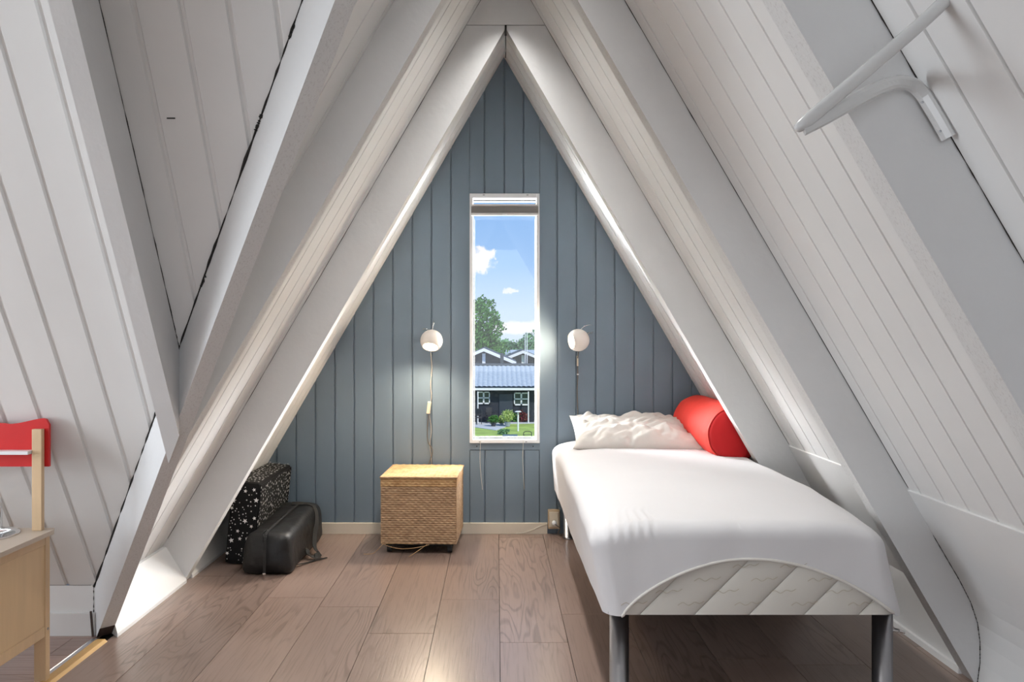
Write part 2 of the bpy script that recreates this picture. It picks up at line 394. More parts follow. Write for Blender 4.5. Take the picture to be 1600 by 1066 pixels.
# knee boards: left main, wing, right
bm = bmesh.new()
def kneeL(y0, y1): prism(bm, [(-1.262, y0, 0), (-1.262, y0, .012), (-1.346, y0, .145), (-1.375, y0, .145), (-1.375, y0, 0)], (0, y1-y0, 0))
kneeL(2.60, 2.93); bisect(bm, (1.418, 0, 0), -D1); kneeL(2.9305, 3.279); kneeL(3.341, YW)
struct('baseboard_left', bm, M_white, 'low white board closing the foot of the left slope')
bm = bmesh.new()
box(bm, XL, s1-2.70, 2.70, 2.74, 0, zk); box(bm, XL, s1-2.70+.004, 2.69, 2.70, 0, .078, 0, .002)
struct('baseboard_wing', bm, M_white, 'white skirting under the boarded slope of the side wing')
kp = [(1.195, .558), (1.27, .428), (1.345, .30), (1.378, .235), (1.398, .175), (1.405, .12), (1.405, .06), (1.397, 0)]
bm = bmesh.new()
for y0, y1 in ((YB, 1.322), (1.384, 2.33)):
    prism(bm, [(x-.006, y0, z-.002) for x, z in kp]+[(1.5, y0, 0), (1.5, y0, .3), (1.21, y0, .567)], (0, y1-y0, 0))
kp2 = [(1.193, .556), (1.385, .20), (1.385, .02), (1.376, .018), (1.374, 0)]
for y0, y1 in ((2.391, 3.279), (3.341, YW)):
    o_ = -.055 if y0 > 3 else 0
    prism(bm, [(x-.004+o_*(z > .1), y0, z) for x, z in kp2]+[(1.5, y0, 0), (1.5, y0, .3), (1.21, y0, .567)], (0, y1-y0, 0))
struct('baseboard_right', bm, M_white, 'smooth white board closing the foot of the right slope')
# ---- rafters
def rafter(y0, y1, zi, side, cut=None, name='trim_2', label=None, zt=None, zo=H):
    bm = bmesh.new(); sg = 1 if side == 'r' else -1
    P = [(X0+sg*.0006, y0, zi), (X0+sg*zi/T, y0, 0), (X0+sg*zo/T, y0, 0), (X0+sg*.0006, y0, zo)]
    fs = prism(bm, P, (0, y1-y0, 0))
    fs[2].material_index = 1
    if zt: 
        bisect(bm, (0, 0, zt), (0, 0, 1))
    if cut: bisect(bm, *cut)
    return struct(name, bm, [M_frame, M_rough if zt is None else M_white], label)
rafter(3.28, YA1, 2.258, 'r', name='trim_2', label='right rafter of the frame nearest the blue wall', zt=2.27)
rafter(3.28, YA1, 2.258, 'l', name='trim_3', label='left rafter of the frame nearest the blue wall', zt=2.27)
bm = bmesh.new(); prism(bm, [(X0-(H-2.272)/T, 3.278, 2.2725), (X0+(H-2.272)/T, 3.278, 2.2725), (X0, 3.278, H)], (0, .062, 0))
struct('trim_4', bm, M_frame, 'triangular white plate where the far rafters meet')
rafter(2.33, 2.39, 2.314, 'r', name='trim_5', label='right rafter of the middle frame, reaching the floor beside the bed')
rafter(2.33, 2.39, 2.314, 'l', cut=((CV+.036, 0, 0), -D1), name='trim_6', label='left rafter of the middle frame, landing on the diagonal valley beam')
rafter(1.323, 1.383, 2.297, 'r', name='trim_7', label='nearest rafter, at the top right corner of the picture')
# slits at the ridge of the far frame
struct('trim_8', B(X0-.004, X0+.004, 3.274, 3.29, 2.232, 2.27), M_dark)
struct('trim_9', B(X0-.0018, X0+.0018, 3.276, 3.345, 2.16, 2.258), M_dark)
# valley beam
d = Vector((1/T, -1/T, 1))
def vb(sumxy, z_at, y_at):
    """point on the vertical plane x+y = sumxy at y_at, height z_at"""
    return Vector((sumxy-y_at, y_at, z_at))
s1, s2 = 1.352, 1.420
P1 = vb(s1, 0, 2.685); P2 = vb(s2, 0, 2.719)
bm = bmesh.new()
sec = [P1, P2, P2+Vector((0, 0, .27)), P1+Vector((0, 0, .27))]
lenz = 2.3
secd = [p-d*.25 for p in sec]
fs = prism(bm, secd, d*(lenz+.25)); fs[2].material_index = 1
bisect(bm, (0, 0, 0.0), (0, 0, -1))
bisect(bm, (X0, 0, 0), (1, 0, 0))
struct('trim_10', bm, [M_frame, M_rough], 'diagonal white valley beam rising from the floor at the corner of the side wing')
# stained foot of the valley beam and brown end strip
bm = bmesh.new()
q1, q2 = P1-D1*.001, P2+D1*.001
off = Vector((.001, -.003, 0))
prism(bm, [q1+off, q2+off, q2+off+d*.035, q1+off+d*.035], Vector((-.004, .012, 0)))
prism(bm, [(-1.350, 2.684, 0), (-1.344, 2.684, 0), (-1.352, 2.684, .085), (-1.357, 2.684, .085)], (0, .005, 0))
struct('trim_11', bm, M_stain, 'dark stained foot of the diagonal beam')
# wing rafter
bm = bmesh.new()
zw = .2445
Pw = [(-.93, YV-zw/T, 0), (-.93, YV, 0), (-.93, RY, H), (-.93, RY, H-zw)]
Pw = [(-.93, (YV-zw/T)-0, 0), (-.93, YV, 0), (-.93, RY, H), (-.93, RY, H-zw)]
fs = prism(bm, Pw, (.05, 0, 0)); fs[5].material_index = 0
bisect(bm, (s1, 0, 0), D1)
struct('trim_12', bm, M_frame, 'rafter of the side wing, stopping on the diagonal beam')
# near valley beam of the wing (mirror) behind the left of the view
bm = bmesh.new(); dn = Vector((1/T, 1/T, 1)); Q = Vector((-1.40, YN+.1, 0)); Dn = Vector((1, -1, 0)).normalized()*.025
prism(bm, [Q-Dn, Q+Dn, Q+Dn+Vector((0, 0, .27)), Q-Dn+Vector((0, 0, .27))], dn*2.2)
bisect(bm, (X0, 0, 0), (1, 0, 0))
struct('trim_13', bm, M_frame)
# dark cracks along the joints
def crack(pts, r0, name, rr=None):
    bm = bmesh.new(); P = []; Rr = []
    for a, b in zip(pts, pts[1:]):
        a, b = Vector(a), Vector(b); m = 26
        for k in range(m):
            P.append(a.lerp(b, k/m)); t = noise.noise(Vector((k*.9, a.x*7, a.z*3)))
            Rr.append(max(.0004, r0*(.75+1.3*t)))
    P.append(Vector(pts[-1])); Rr.append(r0*.6)
    tube(bm, P, Rr, 6)
    return struct(name, bm, M_dark)
def wc(y, dz=0):   # on the crack of wing boards against valley beam
    return (s1-y-.0008, y-.0008, (YV-y)*T+dz-.002)
crack([wc(2.70), wc(2.4), wc(2.1), wc(1.8), wc(1.45)], .0034, 'trim_14')
crack([(s1-2.70-.002, 2.697, .0), (s1-2.70-.002, 2.697, .167)], .0016, 'trim_15')
def rc(x0, y, xx): return (xx, y-.001, H-(abs(xx-X0))*T-.001)
crack([rc(0, 1.322, .45), rc(0, 1.322, .7), rc(0, 1.322, 1.0)], .0010, 'trim_16')
crack([rc(0, 2.329, X0+.1), rc(0, 2.329, .6), rc(0, 2.329, 1.19)], .0012, 'trim_17')
crack([(kp[i][0]-.007, 2.3285, kp[i][1]-.002) for i in range(1, 8)], .0011, 'trim_17')
crack([rc(0, 3.279, X0+.02), rc(0, 3.279, .6), rc(0, 3.279, 1.19)], .0014, 'trim_18')
crack([rc(0, 3.279, X0-.02), rc(0, 3.279, -.6), rc(0, 3.279, -1.34)], .0013, 'trim_19')
crack([(-.8795, YV-z/T-.001, z-.001) for z in (2.2, 1.6, 1.05, .8)], .0014, 'trim_20')
crack([(XL, 2.699, zk+.001), (-1.36, 2.699, zk+.001)], .0012, 'trim_21')
def onwing(u, v):
    k_ = (527-v)/1258; y = (YV-1/T)/(1+k_/T); return Vector(((u-776)/1258*y, y-.001, 1+k_*y))
struct('trim_22', TB([onwing(261, 185), onwing(274, 185)], .0016, 6), M_dark)
for k_, (u, v, u2, v2) in enumerate(((459, 40, 451, 62), (407, 180, 399, 205), (322, 432, 314, 448))):
    crack([onwing(u, v)+Vector((.004, -.004, 0)), onwing(u2, v2)+Vector((.002, -.004, 0))], .0036, 'trim_23')
# ------------------------------------------------------------------ window
bm = bmesh.new()
fw = .0165
for x0, x1, z0, z1 in ((WX0, WX0+fw, WZ0, WZ1), (WX1-fw, WX1, WZ0, WZ1), (WX0+fw, WX1-fw, WZ0, WZ0+fw), (WX0+fw, WX1-fw, WZ1-fw-.006, WZ1)):
    box(bm, x0, x1, YW-.012, YW+.13, z0, z1, 0, .0015)
win = struct('window_1', bm, M_upvc, 'tall narrow white-framed window in the blue wall')
ix0, ix1, iz0, iz1 = WX0+fw, WX1-fw, WZ0+fw, WZ1-fw-.006
bm = bmesh.new()
for x0, x1, z0, z1 in ((ix0, ix0+.003, iz0, iz1), (ix1-.003, ix1, iz0, iz1), (ix0, ix1, iz0, iz0+.003), (ix0, ix1, iz1-.004, iz1)):
    box(bm, x0, x1, YW+.05, YW+.066, z0, z1)
mesh_obj('window_gasket', bm, M_rubber, win)
m = bpy.data.materials.new('window_glass'); m.use_nodes = True; nt = m.node_tree; nt.nodes.clear()
o_ = N(nt, 'ShaderNodeOutputMaterial'); tr = N(nt, 'ShaderNodeBsdfTransparent'); gl = N(nt, 'ShaderNodeBsdfGlossy', i_Roughness=.02)
mx = N(nt, 'ShaderNodeMixShader', i_0=.02); L(nt, tr, 0, mx, 1); L(nt, gl, 0, mx, 2); L(nt, mx, 0, o_, 0)
M_glass = m
mesh_obj('window_pane', B(ix0+.003, ix1-.003, YW+.056, YW+.060, iz0+.003, iz1-.004), M_glass, win)
bm = bmesh.new()
for u, v in ((756, 305.5), (824, 305.5), (750, 690), (822, 690)):
    box(bm, px(u)-.005, px(u)+.005, YW-.015, YW-.012, 1+(527-v)*s-.002, 1+(527-v)*s+.002)
mesh_obj('window_clip', bm, M_steel, win)
# pleated blind
bl = thing('pleated_blind', 'grey pleated blind folded up at the top of the tall window', 'blind', (px(788.5), YW-.02, 1.617))
bx0, bx1 = -.170, .170
bm = bmesh.new()
pr = [(.004, .000), (.014, .000), (.014, .010), (.004, .010)]
zz = .012
P = [(0.0, 0.012)]
for k in range(7): P += [(-.008, .012+.005*k+.0025), (.004, .012+.005*(k+1))]
P += [(.012, .047), (.012, .012)]
prism(bm, [(bx0, y, z) for y, z in P], (bx1-bx0, 0, 0))
mesh_obj('pleats', bm, M_blind, bl)
mesh_obj('bottom_rail', B(bx0, bx1, -.010, .012, 0, .0115, .002), M_blindh, bl)
mesh_obj('top_rail', B(bx0, bx1, -.010, .012, .0475, .0565, .002), M_blindh, bl)
mesh_obj('pull_tab', B(-.012, .012, -.014, -.0101, .000, .006, .001), M_upvc, bl)
for nm, u, dx in (('left', 751, .006), ('right', 817.5, .003)):
    x = px(u)
    pts = smooth_path([(x, YW-.017, WZ0+.012), (x-.003, YW-.013, .40), (x-.001, YW-.012, .33), (x+dx, YW-.012, .26), (x+dx*1.6, YW-.012, .225)])
    o = mesh_obj('blind_cord', TB(pts, .0011, 6), M_string)
    tag(o, 'thin pale cord hanging below the %s side of the window' % nm, 'cord')
for x in (px(741.5), px(836)):
    tag(mesh_obj('guide_cord', TB([(x, YW+.01, WZ0+.02), (x, YW+.01, 1.6)], .0009, 6), M_string),
        'taut blind guide cord along the %s edge of the window glass' % ('left' if x < 0 else 'right'), 'cord')

# ================================================================== WALL LAMPS
def ball_lamp(name, label, c, dirv, energy, hook):
    t = thing(name, label, 'lamp', (c[0], YW, c[2]))
    cc = Vector((0, c[1]-YW, 0)); d = Vector(dirv).normalized(); Rr = .056
    bm = bmesh.new()
    th0 = R(46); prof = []
    for k in range(25):
        a = th0+(math.pi-th0)*k/24; prof.append((Rr*math.sin(a), Rr*math.cos(a)))
    inner = [((r)*.93, z*.93) for r, z in prof[::-1]]
    allp = inner+prof
    n = 40; rings = [[bm.verts.new((r*math.cos(2*math.pi*k/n), r*math.sin(2*math.pi*k/n), z)) for k in range(n)] for r, z in allp]
    for a, b in zip(rings, rings[1:]):
        for k in range(n): bm.faces.new((a[k], a[(k+1) % n], b[(k+1) % n], b[k]))
    bmesh.ops.remove_doubles(bm, verts=bm.verts, dist=1e-5)
    orient(bm, cc, d); mesh_obj('lamp_shade', bm, M_lampw, t, smooth=True)
    bm = bmesh.new(); lathe(bm, [(.0, .034), (.018, .031), (.030, .020), (.034, .006), (.030, -.010), (.018, -.024), (.014, -.046), (0, -.048)], n=24); orient(bm, cc, d)
    bu = mesh_obj('light_bulb', bm, M_bulb, t, smooth=True)
    # wall plate and short arm
    bm = bmesh.new(); lathe(bm, [(.016, 0), (.016, .010), (.012, .014), (0, .014)], n=20); orient(bm, (0, 0, .0), (0, -1, 0))
    mesh_obj('wall_plate', bm, M_steel, t, smooth=True)
    mesh_obj('arm', TB([(0, -.012, 0), cc-d*Rr*.0+Vector((0, Rr*.93, 0))], .005, 10), M_steel, t, smooth=True)
    mesh_obj('hook', hook(cc, Rr), M_chrome, t, smooth=True)
    l = light(name+'_light', 'SPOT', Vector((c[0], c[1], c[2]))+d*.042, energy, (1, .83, .62), shadow_soft_size=.034, spot_size=R(176), spot_blend=.9)
    l.rotation_euler = Vector((0, 0, -1)).rotation_difference(d).to_euler()
    l.parent = t; l.location = cc+d*.042
    return t
def hookL(cc, r):
    bm = bmesh.new()
    tube(bm, smooth_path([cc+Vector((.004, 0, r-.001)), cc+Vector((.008, .005, r+.02)), cc+Vector((.013, .02, r+.036)), cc+Vector((.008, .03, r+.040)), cc+Vector((.004, .03, r+.02)), cc+Vector((.002, .01, r-.002))]), .0022, 8)
    tube(bm, smooth_path([cc+Vector((-.012, 0, r-.004)), cc+Vector((-.03, 0, r+.004)), cc+Vector((-.044, 0, r+.002))]), .0018, 8)
    return bm
def hookR(cc, r):
    bm = bmesh.new()
    tube(bm, smooth_path([cc+Vector((.012, 0, r-.003)), cc+Vector((.03, 0, r+.012)), cc+Vector((.055, .01, r+.020)), cc+Vector((.075, .03, r+.018))]), .0016, 8)
    tube(bm, smooth_path([cc+Vector((.046, 0, r-.026)), cc+Vector((.058, .01, r-.018)), cc+Vector((.066, .02, r-.022)), cc+Vector((.074, .03, r-.014))]), .0022, 8)
    return bm
lx, lz = -.3245, .982
ball_lamp('wall_lamp', 'white ball wall lamp left of the window, lit and tilted downwards', (lx, YW-.085, lz), (-.10, -.52, -.84), 22, hookL)
rx, rz_ = .405, .985
ball_lamp('wall_lamp', 'white ball wall lamp right of the window, lit and turned towards it', (rx, YW-.098, rz_), (-.86, -.27, -.12), 15, hookR)
def pz(v): return 1+(527-v)*s
cd = thing('lamp_cord', 'grey flex with inline switch hanging from the left wall lamp', 'cable', (px(673), YW, pz(560)))
bx, bz = px(673), pz(560)
pts = smooth_path([(px(u)-bx, -yy, pz(v)-bz) for u, v, yy in ((674, 550, .05), (675, 575, .012), (673, 600, .010), (674.5, 620, .010), (672, 630, .010))])
mesh_obj('flex', TB(pts, .0022, 8), M_cord, cd, smooth=True)
bm = B(-.009, .009, -.009, .009, -.031, .031, .004); orient(bm, (px(670.5)-bx, -.012, pz(637)-bz), (.12, 0, 1))
mesh_obj('inline_switch', bm, M_switch, cd)
pts = smooth_path([(px(u)-bx, -yy, pz(v)-bz) for u, v, yy in ((670, 648, .010), (668, 668, .008), (669, 690, .008), (675, 700, .008), (676, 708, .008), (671, 722, .008), (668, 735, .02), (672, 770, .02))])
mesh_obj('flex', TB(pts, .0022, 8), M_cordd, cd, smooth=True)
pts = smooth_path([(px(u)-bx, -yy, pz(v)-bz) for u, v, yy in ((671, 648, .008), (674, 672, .006), (672, 694, .006), (674, 715, .006), (676, 740, .006))])
mesh_obj('flex', TB(pts, .0018, 8), M_cord, cd, smooth=True)
cd = thing('lamp_cord', 'grey flex running straight down from the right wall lamp behind the pillow', 'cable', (px(902), YW, pz(560)))
bx = px(902)
pts = smooth_path([(px(u)-bx, -yy, pz(v)-bz) for u, v, yy in ((903, 548, .05), (902, 562, .012), (902.5, 585, .010), (901.5, 610, .010), (902.5, 648, .010), (902, 700, .010))])
mesh_obj('flex', TB(pts, .0028, 8), M_cordd, cd, smooth=True)
mesh_obj('connector', TB([(px(902)-bx, -.013, pz(556)-bz), (px(902.3)-bx, -.013, pz(572)-bz)], .005, 10), M_switch, cd, smooth=True)
for v in (585, 649):
    mesh_obj('cable_clip', B(px(902.5)-bx-.005, px(902.5)-bx+.005, -.016, 0, pz(v)-bz-.003, pz(v)-bz+.003, .001), M_upvc, cd)

# ================================================================== SOCKET
so = thing('wall_socket', 'beige double power socket low on the blue wall beside the bed', 'socket', (px(865), YW, .125))
mesh_obj('socket_box', B(-.030, .030, -.030, 0, -.095, 0, .003), M_outlet, so)
mesh_obj('cover_plate', B(-.024, .024, -.034, -.0301, -.085, -.008, .003), M_switch, so)
bm = bmesh.new(); lathe(bm, [(.012, 0), (.012, .02), (.008, .028), (0, .028)], n=16); orient(bm, (.0, -.034, -.062), (0, -1, 0))
pl = mesh_obj('plug', bm, M_upvc, so, smooth=True)
mesh_obj('plug_cable', TB(smooth_path([(0.0, -.058, -.062), (.012, -.066, -.07), (.028, -.06, -.085), (.02, -.05, -.11), (.035, -.05, -.1235)]), .003, 8), M_cordd, so, smooth=True)
bm = TB(smooth_path([(px(806), YW-.02, .006), (px(815), YW-.02, .008), (px(830), YW-.017, .020), (px(843), YW-.017, .040), (px(855), YW-.017, .053)]), .0016, 6)
tag(mesh_obj('thin_cable', bm, M_string), 'thin pale cable running along the skirting board to the socket', 'cable')

# ================================================================== BED
bx0, bx1, by0, by1, bz0, bz1 = .2955, 1.108, 2.20, 4.075, .241, .497
bed = thing('bed', 'single bed with quilted mattress base on round metal legs', 'bed', (.70, 3.14, 0))
def rrect(x0, x1, y0, y1, r, nf=120, ns=60, nc=10):
    pts = []
    for (cx, cy, a0) in ((x1-r, y0+r, -90), (x1-r, y1-r, 0), (x0+r, y1-r, 90), (x0+r, y0+r, 180)):
        for k in range(nc): a = R(a0+90*k/nc); pts.append((cx+r*math.cos(a), cy+r*math.sin(a)))
        if a0 == -90: A, Q, n = (x1, y0+r), (x1, y1-r), ns
        elif a0 == 0: A, Q, n = (x1-r, y1), (x0+r, y1), 30
        elif a0 == 90: A, Q, n = (x0, y1-r), (x0, y0+r), ns
        else: A, Q, n = (x0+r, y0), (x1-r, y0), nf
        for k in range(n): t = k/n; pts.append((A[0]+(Q[0]-A[0])*t, A[1]+(Q[1]-A[1])*t))
    return pts
def bed_surface(bm, grow, arch=None, zb=bz0, top=True, wr=0):
    base = rrect(bx0-grow, bx1+grow, by0-grow, by1+grow*.2, .05)
    cx, cy = (bx0+bx1)/2, (by0+by1)/2
    er = .045
    prof = []
    if top: prof += [(f, None) for f in (.06, .2, .35, .5, .62, .72, .80, .865)]
    for k in range(7): a = R(90*k/6); prof.append(('e', er*(1-math.sin(a)), er*(1-math.cos(a))))
    nz_ = 16
    for k in range(1, nz_+1): prof.append(('s', k/nz_))
    rings = []; zt = bz1+grow
    for p in prof:
        ring = []
        for (x, y) in base:
            dx, dy = x-cx, y-cy
            fy = (y-by0)/(by1-by0)
            if p[0] == 'e': 
                ln = math.hypot(dx, dy)
                # inset towards inside by p[1]
                ex = max(abs(dx)-p[1], 0)*math.copysign(1, dx); ey = max(abs(dy)-p[1], 0)*math.copysign(1, dy)
                X, Y = cx+ex, cy+ey; z = zt-p[2]-.008; q = 1-p[2]/(bz1-bz0)
            elif p[0] == 's':
                X, Y = x, y; bot = arch(x, y) if arch else zb; z = zt-er-.008; z = z+(bot-z)*p[1]
            else:
                f = p[0]; X, Y = cx+dx*f*.985, cy+dy*f*.985; z = zt-.008+.010*(1-f*f)
            # back end of the top is a little lower and the corners slump
            k = max(0, min(1, (z-zb)/(zt-zb)))
            cor = max(0, abs((X-cx)/(bx1-bx0)*2)-.55)/.45
            slump = (.035*cor**2*max(0, 1-(Y-by0)/.5) + .030*cor**2*max(0, (Y-(by1-.7))/.7) + .010*max(0, (Y-(by1-.5))/.5)) * k
            z -= slump
            X -= .040*k*(1-.55*max(0, min(1, (Y-by0)/(by1-by0)))) 
            if X > 1.05-.0 and Y > 3.0: X -= (X-1.045)*min(1, (Y-3.0)/.25)*k
            if wr:
                nv = noise.noise(Vector((X*5, Y*3, z*6)))*.006*wr + noise.noise(Vector((X*16, Y*9, z*5+3)))*.0022*wr
                if p[0] == 's' or p[0] == 'e':
                    o = Vector((dx, dy, 0)); o = Vector((math.copysign(1, dx) if abs(abs(dx)-(bx1-bx0)/2) < .03 else 0, math.copysign(1, dy) if abs(abs(dy)-(by1-by0)/2) < .03 else 0, 0))
                    X += o.x*max(-.004, nv); Y += o.y*max(-.004, nv)
                    # gathered folds at the corners
                    if abs(X-bx0) < .14 and Y < by0+.05 and p[0] == 'e': z += .004*math.sin(X*230)
                z += nv*.4 if p[0] != 's' else 0
            ring.append(bm.verts.new((X, Y, z)))
        rings.append(ring)
    m_ = len(base)
    for a, b in zip(rings, rings[1:]):
        for k in range(m_): bm.faces.new((a[k], a[(k+1) % m_], b[(k+1) % m_], b[k]))
    if top: bm.faces.new(rings[0])
    return rings
def quilt_mat():
    m = bpy.data.materials.new('quilted_ticking'); m.use_nodes = True; nt = m.node_tree; b = nt.nodes['Principled BSDF']
    b.inputs['Base Color'].default_value = (.66, .63, .57, 1); b.inputs['Roughness'].default_value = .8
    tc = N(nt, 'ShaderNodeTexCoord'); sp = N(nt, 'ShaderNodeSeparateXYZ'); L(nt, tc, 'Object', sp, 0)
    def diag(kx, kz, f):
        a = N(nt, 'ShaderNodeMath', operation='MULTIPLY', i_1=kx*f); L(nt, sp, 0, a, 0)
        c = N(nt, 'ShaderNodeMath', operation='MULTIPLY', i_1=kz*f); L(nt, sp, 2, c, 0)
        q = N(nt, 'ShaderNodeMath', operation='ADD'); L(nt, a, 0, q, 0); L(nt, c, 0, q, 1)
        s_ = N(nt, 'ShaderNodeMath', operation='SINE'); L(nt, q, 0, s_, 0)
        ab = N(nt, 'ShaderNodeMath', operation='ABSOLUTE'); L(nt, s_, 0, ab, 0)
        pw = N(nt, 'ShaderNodeMath', operation='POWER', i_1=.35); L(nt, ab, 0, pw, 0); return pw
    a = diag(1, -1.0, 21.0); c = diag(1, 1.15, 10.5)
    mn = N(nt, 'ShaderNodeMath', operation='MULTIPLY'); L(nt, a, 0, mn, 0); L(nt, c, 0, mn, 1)
    bp = N(nt, 'ShaderNodeBump', i_Strength=.9, i_Distance=.012); L(nt, a, 0, bp, 'Height'); L(nt, bp, 0, b, 'Normal')
    return m
bm = bmesh.new(); bed_surface(bm, 0, None); 
bm.faces.new([v for v in bm.verts if v.is_boundary][:0]) if False else None
ms = mesh_obj('mattress', bm, quilt_mat(), bed, smooth=True); ms.location = (-.70, -3.14, 0)
ms['label'] = 'cream quilted mattress side showing under the sheet'
bm = B(bx0+.01, bx1-.01, by0+.012, by1-.01, bz0-.004, bz0+.03, .004)
o = mesh_obj('base_board', bm, mat('base_cloth', (.10, .09, .085), .9), bed); o.location = (-.70, -3.14, 0)
# stitching squiggles on the front
bm = bmesh.new()
yq = by0-.0035
for row, (z, x0_, n_) in enumerate(((.272, .375, 5), (.305, .47, 4), (.338, .42, 4), (.375, .55, 3))):
    for k in range(n_):
        x = x0_+k*.155
        if row == 3: x = x0_+k*.13
        if x > 1.02: continue
        tube(bm, smooth_path([(x-.036, yq, z-.004), (x-.022, yq-.001, z+.004), (x-.006, yq, z-.004), (x+.010, yq-.001, z+.005), (x+.024, yq, z+.001), (x+.036, yq-.001, z+.008)], 4), .0008, 6)
o = mesh_obj('stitching', bm, M_stitch, bed); o.location = (-.70, -3.14, 0); o['kind'] = 'stuff'
def leg(x, y, z1=bz0-.004):
    bm = bmesh.new(); lathe(bm, [(.029, 0), (.030, .003), (.030, .010), (.0275, .0105), (.0275, z1)], n=32)
    o = mesh_obj('leg', bm, M_steel_d, bed, smooth=True); o.location = (x-.70, y-3.14, 0)
    me = o.data
    for p in me.polygons: p.use_smooth = abs(p.normal.z) < .5
    return o
leg(.347, 2.28); leg(1.092, 2.28); leg(.360, 4.0); leg(1.06, 4.0)
bm = bmesh.new(); tube(bm, [(1.116-.70, 2.27-3.14, .175), (1.130-.70, 2.26-3.14, .175)], .006, 10); tube(bm, [(1.130-.70, 2.26-3.14, .175), (1.144-.70, 2.255-3.14, .172)], .0035, 8)
mesh_obj('leg_bolt', bm, M_chrome, bed)
# fitted sheet with arched front
def arch(x, y):
    if y < by0+.03:
        t = (x-(.345))/(1.085-.345)
        if 0 < t < 1: return bz0-.002+.156*math.sin(math.pi*min(1, max(0, t)))**.72
    return bz0-.003
bm = bmesh.new(); rings = bed_surface(bm, .006, arch, wr=1.0)
last = rings[-1]; hem = [v.co.copy() for v in last if v.co.y < by0+.01 and .335 < v.co.x < 1.09]
hem.sort(key=lambda p: p.x)
sh = mesh_obj('fitted_sheet', bm, M_sheet, smooth=True)
tag(sh, 'white fitted sheet stretched over the mattress of the bed', 'bed sheet')
bm = TB([p+Vector((0, -.001, 0)) for p in hem], .0042, 8)
o = mesh_obj('piping', bm, M_piping, sh, smooth=True)

# ================================================================== PILLOW AND BOLSTER
def pillow():
    bm = bmesh.new(); nu, nv = 90, 64; W, D, Hh = .60, .45, .062
    grid = {}
    for sgn in (1, -1):
        for i in range(nu+1):
            for j in range(nv+1):
                if sgn < 0 and (i in (0, nu) or j in (0, nv)): grid[sgn, i, j] = grid[1, i, j]; continue
                a, b = i/nu*2-1, j/nv*2-1
                f = ((1-abs(a)**2.6)*(1-abs(b)**2.6))**.5
                px_ = a*W/2*(1-.055*(1-abs(b))**1*abs(a)**3*0-.05*(1-b*b)*0) - .022*a*abs(a)**2*(1-b*b)
                py_ = b*D/2 - .022*b*abs(b)**2*(1-a*a)
                h = f*Hh*(1.35 if sgn > 0 else .75)
                wv = (1-f**4)*.5+.5
                w_ = noise.noise(Vector((a*3.2+sgn, b*2.4, 1)))*.020 + noise.noise(Vector((a*3.5+b*1.5, b*6-a*5, 5)))*.014*wv + abs(noise.noise(Vector((a*6-b*3, b*4+a*3, 9))))*.014
                z = sgn*h + (w_ if sgn > 0 else w_*.3)*min(1, f*1.6)
                # left-back corner stands up
                if a < 0 and b > 0: z += .050*(max(0, -a-.2)/.8)**1.2*(b)**1.2
                z += .010*math.sin(a*4+.6)*max(0, b)
                # central pinch fold
                if sgn > 0: z -= .018*math.exp(-((a+.02-.12*b)/.05)**2)*max(0, -b)*1.0
                grid[sgn, i, j] = bm.verts.new((px_, py_, z))
        for i in range(nu):
            for j in range(nv):
                q = [grid[sgn, i, j], grid[sgn, i+1, j], grid[sgn, i+1, j+1], grid[sgn, i, j+1]]
                try: bm.faces.new(q if sgn > 0 else q[::-1])
                except ValueError: pass
    return bm
o = mesh_obj('pillow', pillow(), M_pillow, smooth=True); o.location = (.650, 3.79, .530); o.rotation_euler = (R(7), R(0), R(-3))
tag(o, 'rumpled white pillow at the head of the bed against the blue wall', 'pillow')
bo = thing('bolster', 'bright red velvet bolster cushion at the head of the bed under the slope', 'cushion', (1.0, 3.42, .485))
r = .120
def bol(prof):
    bm = bmesh.new(); n = 56; ringsb = []
    A = Vector((.985, 3.98, .598)); Q = Vector((1.002, 3.38, .590)); ax = (Q-A); Ln = ax.length; ax.normalize()
    upv = Vector((0, 0, 1)); sd = ax.cross(upv).normalized(); upv = sd.cross(ax)
    for (rr_, t) in prof:
        ring = []
        for k in range(n):
            a = 2*math.pi*k/n; wv = 1+.018*noise.noise(Vector((math.cos(a)*2, math.sin(a)*2, t*5)))+.008*math.sin(a*9+t*6)*(1 if t > .9 or t < .1 else .25)
            p = A+ax*(t*Ln)+(sd*math.cos(a)+upv*math.sin(a))*rr_*wv
            lim = .037+(2.428-p.z)/T-.012
            if p.x > lim: p.x = lim
            p.z = max(p.z, .470)
            ring.append(bm.verts.new(p-Vector((1.0, 3.42, .485))))
        ringsb.append(ring)
    for a, b in zip(ringsb, ringsb[1:]):
        for k in range(n): bm.faces.new((a[k], a[(k+1) % n], b[(k+1) % n], b[k]))
    return bm, ringsb
bm, rg = bol([(.0005, -.03), (r*.6, -.02), (r*.88, .0), (r*.98, .04)]+[(r, .1+.8*k/14) for k in range(15)]+[(r*.985, .96), (r*.93, .99)])
mesh_obj('cover', bm, M_redvelvet, bo, smooth=True)
bm, rg = bol([(r*.935, .985), (r*.93, 1.0), (r*.85, 1.02), (r*.6, 1.035), (r*.3, 1.04), (.0005, 1.04)])
o = mesh_obj('end_panel', bm, M_redcap, bo, smooth=True); o['label'] = 'darker red round end panel'
bm, rg = bol([(r*.96, .975), (r*.985, .985), (r*.96, .997)])
mesh_obj('seam', bm, M_redvelvet, bo, smooth=True)

